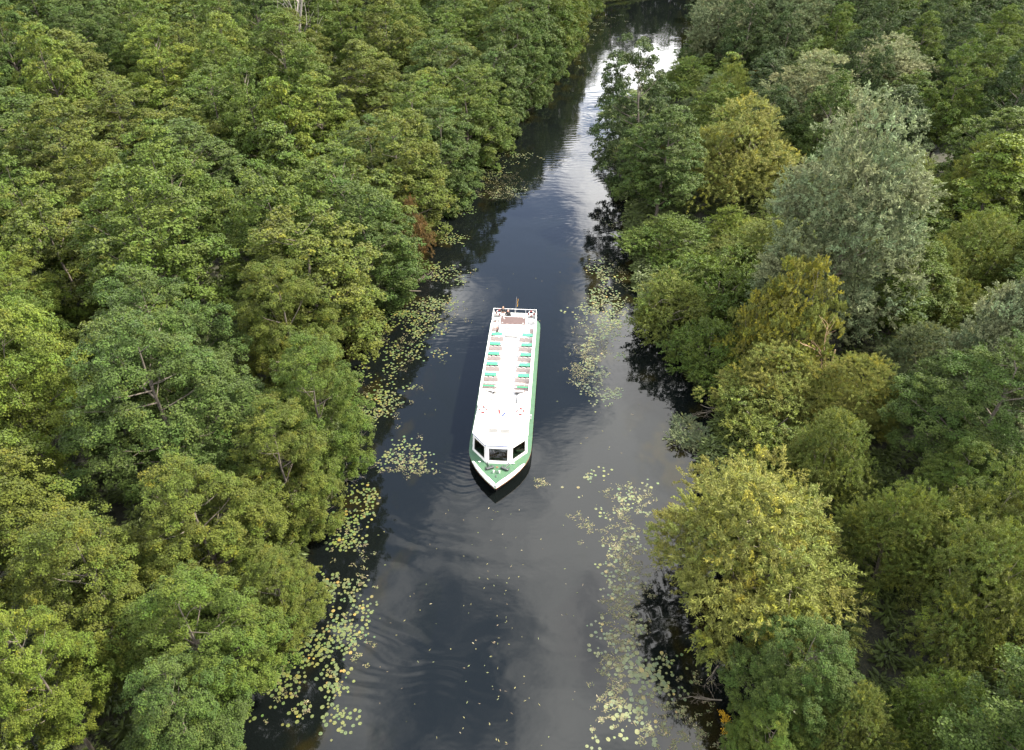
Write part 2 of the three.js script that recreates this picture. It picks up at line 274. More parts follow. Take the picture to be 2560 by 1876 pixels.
const LIB = {
  alder: {
    near: [11, 12, 13].map((seed, i) => ({ ...ALDER, seed, peaks: [4, 3, 5][i], height: [18, 17, 19][i], lobes: [0.2, 0.26, 0.22][i] })),
    mid: [21, 22, 23].map((seed, i) => ({ ...ALDER, seed, peaks: [4, 3, 5][i], leaves: 17, leafL: 0.11, height: [18, 17, 20][i], lobes: [0.2, 0.26, 0.16][i] })),
    far: [31, 32, 33].map((seed) => ({ ...ALDER, seed, subs: 10, leaves: 10, leafL: 0.165, sub: 0.4, lobes: 0.18 })),
  },
  bank: {
    near: [81].map((seed) => ({ ...ALDER, seed, shape: 'tall', height: 16, base: 0.7, clusters: 260, droop: 0.5, lobes: 0.22 })),
    mid: [83, 84].map((seed) => ({ ...ALDER, seed, shape: 'tall', height: 17, base: 0.6, clusters: 260, leaves: 17, leafL: 0.11, droop: 0.5, lobes: 0.24 })),
  },
  cone: { near: [41, 42].map((seed) => ({ ...ALDER, seed, peaks: 1, shape: 'cone', height: 14, base: 1.2, radius: 3.2, clump: 0.8, clusters: 130, leaves: 14, leafL: 0.13, droop: 0.3 })) },
  willow: {
    near: [51, 52].map((seed, i) => ({ ...WILLOW, seed, leaves: 32, leafL: 0.10, lobes: [0.22, 0.28][i] })),
    far: [56, 57].map((seed) => ({ ...WILLOW, seed, clusters: 190, subs: 12, leaves: 15, leafL: 0.17, slim: 0.28, loose: 0.14 })),
  },
  tallWillow: { near: [61, 62].map((seed, i) => ({ ...WILLOW, seed, shape: 'tall', height: 19, base: 2.2, radius: 6.4, stems: 3, girth: 0.32, peaks: 6, main: 0.7, clusters: 400, subs: 12, leaves: 18, inner: 0.3, clump: 1.35, twig: 0.95, lift: 0.55, leafL: 0.15, slim: 0.36, loose: 0.13, lobes: [0.26, 0.32, 0.28][i], undersides: 0.3, turning: 0.04, leaf: 'silver', bow: 0.2 })) },
  yellowWillow: { near: [58].map((seed) => ({ ...WILLOW, seed, clusters: 120, turning: 0.45, turnR: 0.42, leafL: 0.13, slim: 0.4, lobes: 0.3, inner: 0.2 })) },
  bush: { near: [71, 72, 73].map((seed, i) => ({ ...WILLOW, seed, height: 5.5, base: 0.25, radius: 3.6, stems: 6, girth: 0.08, clusters: 95, clump: 0.9, subs: 14, leaves: 20, leafL: 0.10, slim: 0.42, peaks: 5, lobes: 0.22, droop: 0.2, turning: 0.12, leaf: 'fresh' })) },
};
const protos = {};
function proto(kind, level, i) {
  const k = LIB[kind], set = k[level] ?? k.mid ?? k.near, key = kind + (k[level] ? level : k.mid ? 'mid' : 'near') + (i % set.length);
  return protos[key] ??= makeTree(kind, set[i % set.length]);
}
const trees = [];
const KIND_NAME = { alder: 'alder_tree', bank: 'alder_tree', cone: 'young_tree', willow: 'willow_tree', yellowWillow: 'willow_tree', tallWillow: 'tall_willow_tree', bush: 'bank_bush' };
const treeRand = rng(2024);
function plant(kind, x, z, width, height, leaf, label, group, category, opts = {}) {
  const d = depthOf(x, height * 0.6, z), level = d < 66 ? 'near' : d < 150 ? (LIB[kind].mid ? 'mid' : 'near') : 'far';
  const src = proto(kind, level, opts.variant ?? Math.floor(treeRand() * 12)), t = src.clone(), [r0, h0] = src.userData.size;
  t.name = numbered(opts.name ?? KIND_NAME[kind]); t.userData = {};
  t.position.set(x, groundY(x, z) < 0 ? Math.max(-0.9, groundY(x, z)) : groundY(x, z), z);
  t.rotation.set((treeRand() - 0.5) * 0.08 + (opts.leanZ ?? 0), treeRand() * 6.283, (treeRand() - 0.5) * 0.08 + (opts.lean ?? 0), 'XZY');
  const wry = 0.88 + 0.24 * treeRand(); t.scale.set(width / 2 / r0 * wry, height / h0, width / 2 / r0 / wry);
  if (opts.sway) t.rotation.y = opts.sway;
  if (leaf) t.children[1].material = LEAF[leaf];
  tag(t, label, category ?? (kind === 'bush' ? 'bush' : 'tree'), group);
  scene.add(t); trees.push({ x, z, r: width / 2 * (opts.clear ?? 1), h: height });
  return t;
}
// trees one can pick out: [centre of the crown in the photograph, its width there, kind, height, leaf colour, label, more]
const PICKED = [
  // right bank, near to far
  [1660, 1170, 520, 'willow', 12, 'gold', 'huge golden-green willow dome overhanging the water at the lower right', { variant: 0 }],
  [1975, 1180, 230, 'willow', 9.5, 'fresh', 'grey-green willow pressed against the right flank of the huge golden willow', { variant: 1 }],
  [1830, 1005, 230, 'willow', 9, 'fresh', 'round light-green willow behind the huge golden willow', { variant: 2 }],
  [1690, 935, 240, 'bush', 5.5, 'fresh', 'green bush above the little inlet on the right bank', { variant: 0 }],
  [1690, 840, 250, 'willow', 7.5, 'gold', 'low golden willow leaning over the inlet below the yellow tree', { variant: 1 }],
  [1860, 870, 230, 'willow', 8.5, 'gold', 'yellow-green willow right of the broken snag', { variant: 0 }],
  [1750, 710, 215, 'yellowWillow', 14, 'gold', 'bright yellow autumn tree standing before the tall silver willow', { variant: 1, clear: 1.15 }],
  [1655, 735, 150, 'yellowWillow', 9.5, 'gold', 'smaller bright yellow crown left of the yellow autumn tree', { variant: 2, clear: 1.3 }],
  [1850, 520, 330, 'tallWillow', 25, 'silver', 'very tall silver-grey willow, the largest on the right bank', { variant: 0, sit: 0.52, clear: 0.85 }],
  [1565, 775, 190, 'bush', 5.5, 'green', 'round green bush at the waterline right of the boat', { variant: 1 }],
  [1470, 670, 190, 'bush', 6.5, 'fresh', 'yellow-green bush over the water right of the boat stern', { variant: 2 }],
  [1580, 620, 230, 'bush', 7.5, 'green', 'broad green bush behind the yellow-green waterside bush', { variant: 0 }],
  [1470, 530, 200, 'bush', 5, 'green', 'low dark bush at the waterline under the domed golden willow', { variant: 1 }],
  [1610, 510, 130, 'bush', 5, 'lime', 'bright green little bush at the foot of the domed golden willow', { variant: 2 }],
  [1640, 335, 290, 'willow', 14, 'gold', 'domed golden-green willow beside the far bend of the river', { variant: 0 }],
  [1480, 350, 90, 'willow', 10, 'gold', 'narrow golden willow left of the domed golden willow', { variant: 1 }],
  [1425, 240, 215, 'bank', 22, 'deep', 'dark green tree leaning over the narrowing river, sky water behind it', { variant: 0, lean: 0.10 }],
  [1800, 235, 220, 'tallWillow', 16, 'pale', 'pale grey willow behind the domed golden willow', { variant: 1 }],
  [1955, 170, 210, 'tallWillow', 14, 'pale', 'rounded pale olive willow at the edge of the dark wood', { variant: 2 }],
  [1990, 235, 150, 'alder', 13, 'green', 'green tree in front of the rounded pale olive willow', { variant: 1 }],
  [1720, 45, 170, 'tallWillow', 21, 'grey', 'tall grey-green willow at the top edge right of the river', { variant: 0 }],
  [1590, 50, 140, 'tallWillow', 20, 'silver', 'silvery willow overhanging the far bright water', { variant: 1 }],
  [1660, 130, 75, 'bush', 7, 'orange', 'orange-yellow autumn bush among the far right trees', { variant: 2 }],
  [1605, 170, 85, 'cone', 10, 'lime', 'small pointed bright tree below the orange bush', { variant: 0 }],
  [1550, 165, 60, 'cone', 8, 'green', 'small pointed green tree left of the brighter pointed tree', { variant: 1 }],
  [1725, 150, 100, 'alder', 9, 'green', 'small green tree right of the orange-yellow bush', { variant: 2 }],
  [1540, 120, 110, 'bush', 8, 'mid', 'dark green bush beside the bright far water', { variant: 0 }],
  [2175, 430, 165, 'cone', 15, 'lime', 'pointed lime-green tree at the right edge of the wood', { variant: 1 }],
  [2205, 760, 270, 'tallWillow', 18, 'silver', 'silver willow with a leaning trunk at the right edge', { variant: 2, lean: -0.12 }],
  [2060, 640, 190, 'willow', 10, 'fresh', 'olive-green willow right of the very tall silver willow', { variant: 2 }],
  [2010, 790, 200, 'willow', 8, 'grey', 'dull grey-green willow between the two silver willows', { variant: 0 }],
  [2100, 1090, 180, 'alder', 10, 'green', 'green tree under the leaning silver willow', { variant: 3 }],
  [2160, 1330, 330, 'willow', 12, 'fresh', 'large fresh-green willow at the lower right edge', { variant: 1 }],
  [1755, 1480, 270, 'alder', 10, 'mid', 'bluish-green tree below the huge golden willow', { variant: 1 }],
  [1690, 1625, 210, 'alder', 6.5, 'green', 'low green tree at the bottom edge right of the dark water', { variant: 2 }],
  [1890, 1610, 210, 'willow', 6.5, 'fresh', 'low olive willow at the bottom edge beside the bluish tree', { variant: 0 }],
  [2080, 1600, 230, 'willow', 7.5, 'green', 'green willow in the bottom right corner', { variant: 2 }],
  [1525, 940, 120, 'bush', 2.2, 'silver', 'low silvery shrub arching over the water at the inlet', { variant: 0 }],
  // left bank and wood
  [630, 310, 130, 'cone', 19, 'lime', 'bright lime-green pointed tree rising above the left wood', { variant: 0 }],
  [625, 405, 150, 'cone', 16, 'green', 'pointed green tree in front of the bright lime pointed tree', { variant: 1 }],
  [908, 470, 85, 'bush', 8, 'rust', 'rust-red shrub at the left waterline beyond the boat', { variant: 1, clear: 1.9, sit: 0.75 }],
  [85, 1500, 250, 'alder', 15, 'lime', 'bright yellow-green tree in the bottom left corner', { variant: 1 }],
  [225, 1300, 330, 'alder', 14, 'olive', 'broad olive crown above the bright corner tree', { variant: 3 }],
  [440, 1160, 300, 'alder', 14, 'olive', 'broad olive crown left of the fallen branches', { variant: 0 }],
  [430, 1400, 330, 'alder', 13, 'green', 'wide green crown over the lily pads at the lower left', { variant: 2 }],
  [380, 1590, 300, 'alder', 12.5, 'mid', 'green crown at the bottom edge beside the dark water', { variant: 1 }],
  [600, 1290, 190, 'alder', 10.5, 'olive', 'olive crown leaning over the water below the fallen branches', { variant: 3, lean: -0.10 }],
  [620, 1030, 240, 'bank', 12.5, 'olive', 'olive bank tree left of the boat bow', { variant: 1 }],
  [690, 880, 240, 'bank', 14, 'green', 'green bank tree left of the boat cabin', { variant: 2 }],
  [640, 720, 230, 'bank', 14.5, 'olive', 'olive bank tree left of the boat stern', { variant: 0 }],
  [40, 690, 200, 'alder', 16, 'lime', 'yellowish tree at the left edge, level with the boat', { variant: 2 }],
];
for (const [px, py, w, kind, h, leaf, label, more] of PICKED) {
  const c = spot(px, py, h * (more.sit ?? 0.58)), width = w * K * c.depth / FOCAL;
  plant(kind, c.x, c.z, width, h, leaf, label, null, null, more);
}
// the rest of both woods
const ONES = ['', 'one', 'two', 'three', 'four', 'five', 'six', 'seven', 'eight', 'nine', 'ten', 'eleven', 'twelve', 'thirteen', 'fourteen', 'fifteen', 'sixteen', 'seventeen', 'eighteen', 'nineteen'], TENS = ['', '', 'twenty', 'thirty', 'forty', 'fifty', 'sixty', 'seventy', 'eighty', 'ninety'];
const say = (n) => n < 20 ? ONES[n] : TENS[Math.floor(n / 10)] + (n % 10 ? '-' + ONES[n % 10] : '');
{
  const R = rng(77), seen = (x, z, h) => { const m = 9; for (const [dx, y, dz] of [[0, h, 0], [0, h * 0.5, 0], [0, 0, 0], [m, h * 0.6, 0], [-m, h * 0.6, 0], [0, h * 0.6, m], [0, h * 0.6, -m]]) { const [u, v, d] = pixelOf(x + dx, y, z + dz); if (d > 1 && u > -80 && u < 2640 && v > -60 && v < 1960) return true; } return false; };
  // the stretch of open water that the trees leave free, as its edges run in the photograph
  const edge = (p) => (y) => { for (let i = 1; i < p.length; i++) if (y <= p[i][1]) return lerp(p[i - 1][0], p[i][0], clamp((y - p[i - 1][1]) / (p[i][1] - p[i - 1][1]))); return p[p.length - 1][0]; };
  const edgeL = edge([[1335, 0], [1280, 30], [1245, 90], [1190, 205], [1110, 255], [1095, 300], [1020, 400], [950, 480], [915, 580], [830, 640], [770, 740], [790, 880], [800, 1000], [760, 1100], [735, 1180], [700, 1290], [650, 1400], [585, 1480], [520, 1652]]);
  const edgeR = edge([[1490, 0], [1530, 60], [1520, 120], [1400, 131], [1335, 190], [1325, 270], [1365, 380], [1310, 450], [1315, 500], [1350, 560], [1385, 650], [1390, 740], [1450, 830], [1560, 870], [1570, 900], [1450, 935], [1500, 1010], [1440, 1040], [1410, 1180], [1420, 1240], [1470, 1400], [1600, 1520], [1640, 1652]]);
  const overWater = (x, z, w, h) => { for (let k = 0; k < 21; k++) { const a = k / 10 * 2 * Math.PI, y = k === 20 ? h : h * (k < 10 ? 0.45 : 0.75), r = k === 20 ? 0 : w / 2 * (k < 10 ? 0.92 : 0.75), [u, v] = pixelOf(x + Math.cos(a) * r, y, z + Math.sin(a) * r), px = u / K, py = v / K; if (py < 1652 && px > edgeL(py) + 8 && px < edgeR(py) - 8) return true; } return false; };
  const where = (z) => z < -165 ? 'far up the river' : z < -95 ? 'in the middle distance' : z < -62 ? 'just beyond the boat stern' : z < -38 ? 'level with the boat' : 'nearer than the boat bow';
  const free = (x, z, r, gap) => trees.every((t) => Math.hypot(t.x - x, t.z - z) > (t.r + r) * gap) && wish.every((t) => Math.hypot(t.x - x, t.z - z) > (t.r + r) * gap);
  const wish = [], taken = new Set();
  const size = (side, z, bank) => [side < 0 ? (bank ? (z < -140 ? 19 : 13) + 5 * R() : 14.5 + 7.5 * R()) : (bank ? 8 + 4 * R() : 11 + 7 * R()), (side < 0 ? 11 : 9.2) + 4.2 * R()];
  const ask = (side, x, z, bank, h, w) => { if (seen(x, z, h) && free(x, z, w / 2, bank ? 0.6 : z > -75 ? 0.66 : side < 0 ? 0.76 : 0.72) && !overWater(x, z, w, h)) { wish.push({ side, x, z, bank, h, w, r: w / 2 }); return true; } return false; };
  for (let z = -8; z > -330; z -= 3.4) for (const side of z < -100 ? [-1, 1] : [-1]) { const [h, w] = size(side, z, true), zz = z + R() * 1.5; for (let d = -1.5; d < 7; d += 0.5) if (ask(side, side < 0 ? shoreLeft(zz) - d : shoreRight(zz) + d, zz, true, h, w)) break; }
  for (let n = 0; n < 26000; n++) {
    const z = -4 - 318 * Math.pow(R(), 0.8), side = R() < 0.5 ? -1 : 1, s = side < 0 ? shoreLeft(z) : shoreRight(z), reach = 0.78 * depthOf(0, 8, z) + 14, x = side < 0 ? lerp(s - 2.5, -reach, R()) : lerp(s + 3, reach, R());
    if (Math.abs(x) > reach || (side < 0 ? x > s - 2 : x < s + 2)) continue;
    const [h, w] = size(side, z, false); ask(side, x, z, false, h, w);
  }
  // leave out those that nothing can be seen of
  const all = [...trees, ...wish], eye = new THREE.Vector3(0, EYE, 0);
  const hidden = (t) => { for (let k = 0; k < 13; k++) { const a = k / 6 * 2 * Math.PI, y = k === 12 ? t.h : t.h * (k < 6 ? 0.8 : 0.6), r = k === 12 ? 0 : t.r * (k < 6 ? 0.65 : 0.95), px = t.x + Math.cos(a) * r, pz = t.z + Math.sin(a) * r; let blocked = false; for (const o of all) { if (o === t || o.gone || o.z < t.z - 2) continue; const cy = o.h * 0.62, ry = o.h * 0.36, rr = o.r * 0.88, dx = -px / rr, dy = (EYE - y) / ry, dz = -pz / rr, fx = (px - o.x) / rr, fy = (y - cy) / ry, fz = (pz - o.z) / rr, A = dx * dx + dy * dy + dz * dz, Bq = fx * dx + fy * dy + fz * dz, C = fx * fx + fy * fy + fz * fz - 1; if (Bq < 0 && Bq * Bq - A * C > 0) { blocked = true; break; } } if (!blocked) return false; } return true; };
  const shown = wish.filter((t) => { t.gone = hidden(t) && t.z < -60; return !t.gone; });
  for (const { side, x, z, bank, h, w } of shown) {
    const at = where(z), u = R(), [qx, qy] = pixelOf(x, h * 0.7, z), fx = Math.round(qx / 25.6); let fy = Math.round(qy / 18.76);
    while (taken.has(fx + ',' + fy) && fy < 99) fy++; taken.add(fx + ',' + fy);
    if (!bank && (fy < -4 || (fy <= 0 && (fx < 0 || fx > 100)))) continue;                                  // wholly above the picture
    const once = (edge, n) => { n = clamp(n, 1, 99); while (taken.has(edge + n) && n < 99) n++; while (taken.has(edge + n) && n > 1) n--; taken.add(edge + n); return say(n); };
    const spotted = fy <= 0 ? `top edge, ${once('top', fx)} percent across` : fy >= 100 ? `bottom edge, ${once('bottom', fx)} percent across` : fx <= 0 ? `left edge, ${once('left', fy)} percent down` : fx >= 100 ? `right edge, ${once('right', fy)} percent down` : `${say(fx)} percent across, ${say(fy)} percent down the picture`;
    if (side < 0) {
      const dark = z < -190 && x < -20 && x > -75 && R() < 0.6, leaf = dark ? 'deep' : u < 0.32 ? 'green' : u < 0.66 ? 'olive' : u < 0.93 ? 'mid' : 'lime', tone = { green: 'green', olive: 'olive', mid: 'mid-green', lime: 'yellow-green', deep: 'dark green' }[leaf];
      plant(bank ? 'bank' : 'alder', x, z, w, h, leaf, bank ? `${tone} alder on the left waterline, ${spotted}` : `${tone} alder in the left wood, ${spotted}`, bank ? `${tone} alders on the left waterline, ${at}` : `${tone} alders in the left wood, ${at}`);
    } else {
      const deepWood = z < -95 && x > 38, kind = deepWood ? 'alder' : u < 0.3 ? 'alder' : u < 0.8 ? 'willow' : bank ? 'bush' : 'willow';
      const leaf = deepWood ? (R() < 0.45 ? 'deep' : R() < 0.6 ? 'green' : 'mid') : kind === 'alder' ? (R() < 0.6 ? 'mid' : 'green') : R() < 0.5 ? 'fresh' : R() < 0.4 ? 'grey' : 'green';
      const tone = { green: 'green', mid: 'mid-green', deep: 'dark green', fresh: 'fresh-green', grey: 'grey-green' }[leaf], kn = kind === 'alder' ? 'broad tree' : kind;
      plant(kind, x, z, kind === 'alder' ? w : w * 1.1, kind === 'alder' ? (deepWood ? h + 2.5 : h) : h * 0.72, leaf, `${tone} ${kn} ${bank ? 'on the right bank' : 'in the right wood'}, ${spotted}`, `${tone} ${kn} ${bank ? 'on the right waterline' : 'in the right wood'}, ${at}`, null, kind === 'alder' ? { name: 'woodland_tree' } : {});
    }
  }
  // out of view across the bend, placed to mirror dark in the farthest water
  for (let k = 0; k < 26; k++) plant('bank', 34 + (k % 13) * 7.5, -264 - 30 * (1 - Math.exp(-(k % 13) / 4.5)) - 3 * R() - (k > 12 ? 8 : 0), 10.5 + 2 * R(), 17 + 4 * R(), k % 3 ? 'deep' : 'mid', 'dark tree out of view across the far bend, mirrored in the farthest water', 'dark trees across the far bend of the river', null, { name: 'far_bend_tree' });
  // unseen trees behind the viewer, placed to darken what the wheelhouse windows mirror
  for (let k = 0; k < 14; k++) { const x = -30 + k * 4.8, z = 46 + 10 * Math.sin(k * 1.7); plant('alder', x, z, 9, 14 + 3 * R(), 'mid', 'unseen green alder behind the viewpoint, mirrored dark by the wheelhouse windows', 'unseen alders behind the viewpoint'); }
  console.log('wished', wish.length, 'trees', trees.length);
}
// ---------------------------------------------------------------- the excursion boat: x across (positive to the right of the picture), u metres from the bow tip towards the stern
const boat = new THREE.Group(); boat.name = 'excursion_boat';
boat.position.set(BOW.x, 0, BOW.z); boat.rotation.y = -HEAD; scene.add(boat);
tag(boat, 'long white excursion boat with green decks and open rows of seats', 'boat');
const B = {
  white: std(rgb(0.46, 0.46, 0.455), 0.38), warm: std(rgb(0.22, 0.215, 0.21), 0.6), black: std(rgb(0.012, 0.012, 0.013), 0.35), green: std(rgb(0.016, 0.060, 0.028), 0.65), mint: std(rgb(0.012, 0.135, 0.066), 0.45),
  beige: std(rgb(0.27, 0.225, 0.21), 0.6), brown: std(rgb(0.036, 0.018, 0.016), 0.6), steel: std(rgb(0.42, 0.43, 0.44), 0.35, { metalness: 0.8 }), iron: std(rgb(0.035, 0.04, 0.042), 0.5, { metalness: 0.3 }), dark: std(rgb(0.03, 0.026, 0.024), 0.7),
  blue: std(rgb(0.006, 0.02, 0.11), 0.4), red: std(rgb(0.12, 0.006, 0.006), 0.5), rust: std(rgb(0.16, 0.06, 0.03), 0.6), grey: std(rgb(0.09, 0.09, 0.09), 0.6), wood: std(rgb(0.09, 0.035, 0.015), 0.45), gold: std(rgb(0.75, 0.5, 0.04), 0.6),
  glass: new THREE.MeshPhysicalMaterial({ color: rgb(0.55, 0.58, 0.56), roughness: 0.03, transmission: 1, thickness: 0, ior: 1.45 }),
  tinted: new THREE.MeshPhysicalMaterial({ color: rgb(0.05, 0.08, 0.12), roughness: 0.05, ior: 1.5, clearcoat: 1 }),
};
{ // worn deck paint: faint streaks and scuffs
  const S = 256, d = new Uint8Array(S * S * 4);
  for (let y = 0; y < S; y++) for (let x = 0; x < S; x++) { const n = fbm(x / 9, y / 70, 4, 201), m = fbm(x / 30, y / 30, 4, 211), s = smooth(0.62, 0.72, n) * 0.5 + smooth(0.6, 0.75, m) * 0.5; d.set([255 * clamp(0.80 + 0.2 * m + 0.35 * s), 255 * clamp(0.84 + 0.16 * m), 255 * clamp(0.80 + 0.2 * m - 0.1 * s), 255], (y * S + x) * 4); }
  const t = new THREE.DataTexture(d, S, S); t.wrapS = t.wrapT = THREE.RepeatWrapping; t.magFilter = THREE.LinearFilter; t.colorSpace = THREE.SRGBColorSpace; t.needsUpdate = true; t.repeat.set(0.25, 0.25);
  B.green.map = t;
}
const at3 = (x, y, u) => new THREE.Vector3(x, y, -u);
const blk = (x0, x1, y0, y1, u0, u1, r = 0.015) => { const w = x1 - x0, h = y1 - y0, l = u1 - u0, g = new RoundedBoxGeometry(w, h, l, 2, Math.min(r, w * 0.45, h * 0.45, l * 0.45)); g.translate((x0 + x1) / 2, (y0 + y1) / 2, -(u0 + u1) / 2); return g; };
const bar = (a, b, r, sides = 6) => { const c = new THREE.CylinderGeometry(r, r, a.distanceTo(b), sides); c.applyQuaternion(new THREE.Quaternion().setFromUnitVectors(new THREE.Vector3(0, 1, 0), b.clone().sub(a).normalize())); c.translate((a.x + b.x) / 2, (a.y + b.y) / 2, (a.z + b.z) / 2); return c; };
const merge = (list) => mergeGeometries(list.map((g) => { const q = g.index ? g.toNonIndexed() : g; for (const k of Object.keys(q.attributes)) if (!['position', 'normal', 'uv'].includes(k)) q.deleteAttribute(k); if (!q.attributes.uv) q.setAttribute('uv', new THREE.Float32BufferAttribute(new Float32Array(q.attributes.position.count * 2), 2)); return q; }));
// half the beam at deck level
const beam = (u) => { const t = [[0, 0.03], [0.5, 0.52], [1, 0.98], [1.6, 1.46], [2.2, 1.88], [3, 2.30], [3.7, 2.56], [4.5, 2.71], [5.5, 2.75], [24.2, 2.75], [25.0, 2.68], [25.5, 2.45], [25.8, 1.9]]; for (let i = 1; i < t.length; i++) if (u <= t[i][0]) return lerp(t[i - 1][1], t[i][1], (u - t[i - 1][0]) / (t[i][0] - t[i - 1][0])); return 1.9; };
const US = [0, 0.25, 0.5, 0.75, 1, 1.3, 1.6, 1.9, 2.2, 2.6, 3, 3.35, 3.7, 4.1, 4.5, 5, 5.5, 9, 14, 20, 24.2, 24.6, 25, 25.25, 25.5, 25.8];
const MID = -0.04;
function skin(rows, material, name, parent) {                      // a shell through rows of points, both sides of the hull
  const P = [], I = [], n = rows[0].length;
  for (const s of [-1, 1]) { const o = P.length / 3; for (const r of rows) for (const [x, y, u] of r) P.push(MID + s * x, y, -u); for (let i = 0; i < rows.length - 1; i++) for (let k = 0; k < n - 1; k++) { const a = o + i * n + k, b = a + n; s > 0 ? I.push(a, a + 1, b, a + 1, b + 1, b) : I.push(a, b, a + 1, a + 1, b, b + 1); } }
  const g = new THREE.BufferGeometry(); g.setAttribute('position', new THREE.Float32BufferAttribute(P, 3)); g.setIndex(I); g.computeVertexNormals();
  return part(name, g, material, parent);
}
const DECK = 0.88;
const rake = (u, y) => u + (u < 4 ? (1 - u / 4) * (DECK - Math.min(y, DECK)) * 0.55 : 0);
const under = (u, y) => Math.max(0.02, beam(u) * (1 - 0.10 * (DECK - y) - (u < 4.5 ? (1 - u / 4.5) * 0.28 * (DECK - y) : 0)));
const hull = skin([[-0.6], [0.0], [0.4], [DECK - 0.07]].map(([y]) => US.map((u) => [under(u, y), y, rake(u, y)])), B.black, 'hull', boat);
part('transom', blk(-1.9, 1.82, -0.6, DECK - 0.07, 25.74, 25.80), B.black, hull);
skin([DECK - 0.07, DECK + 0.01].map((y) => US.map((u) => [beam(u) + 0.025, y, u])), B.rust, 'rubbing_strake', boat);
{ // deck sheet from bow to stern
  const s = new THREE.Shape(); US.forEach((u, i) => s[i ? 'lineTo' : 'moveTo'](MID + beam(u) + 0.02, u)); [...US].reverse().forEach((u) => s.lineTo(MID - beam(u) - 0.02, u));
  const g = new THREE.ExtrudeGeometry(s, { depth: 0.05, bevelEnabled: false }); g.rotateX(-Math.PI / 2); g.translate(0, DECK - 0.035, 0);
  part('deck', g, B.green, boat);
}
{ // white bulwark round the bow
  const ub = [0, 0.25, 0.5, 0.75, 1, 1.3, 1.6, 1.9, 2.2, 2.6, 3.0], outer = (u, y) => Math.max(0.01, beam(u) + 0.02 - (y - DECK) * 0.70 * smooth(0, 0.6, u)), tall = (u) => 0.22 * (1 - 0.35 * smooth(2.2, 3.0, u)) * (u > 2.95 ? 0.45 : 1);
  skin([ub.map((u) => [outer(u, DECK), DECK - 0.03, u]), ub.map((u) => [outer(u, DECK + tall(u)), DECK + tall(u), u + 0.16 * (1 - u / 3)]), ub.map((u) => [Math.max(0.0, outer(u, DECK + tall(u)) - 0.07), DECK + tall(u) + 0.01, u + 0.22 * (1 - u / 3) + 0.02]), ub.map((u) => [Math.max(0, beam(u) - 0.24), DECK, u + 0.28 * (1 - u / 3) + 0.02])], B.white, 'bow_bulwark', boat);
}
const WALL = 2.36, ROOF = 2.34;
// cabin sides with their windows
for (const s of [-1, 1]) {
  const x = MID + s * WALL, wall = part('cabin_side', merge([blk(Math.min(x, x - s * 0.06), Math.max(x, x - s * 0.06), DECK, 1.25, 4.9, 24.1), blk(Math.min(x, x - s * 0.06), Math.max(x, x - s * 0.06), 1.98, ROOF + 0.02, 4.9, 24.1), ...Array.from({ length: 10 }, (_, i) => blk(Math.min(x, x - s * 0.06), Math.max(x, x - s * 0.06), 1.25, 1.98, 5.0 + i * 1.98, 5.22 + i * 1.98, 0.005))]), B.white, boat);
  for (let i = 0; i < 9; i++) { const w = part('window', blk(Math.min(x - s * 0.02, x - s * 0.04), Math.max(x - s * 0.02, x - s * 0.04), 1.25, 1.98, 5.22 + i * 1.98, 6.98 + i * 1.98, 0.004), B.tinted, boat); part('frame', merge([blk(Math.min(x, x + s * 0.012), Math.max(x, x + s * 0.012), 1.22, 1.25, 5.22 + i * 1.98, 6.98 + i * 1.98, 0.003), blk(Math.min(x, x + s * 0.012), Math.max(x, x + s * 0.012), 1.98, 2.01, 5.22 + i * 1.98, 6.98 + i * 1.98, 0.003)]), B.grey, w); }
}
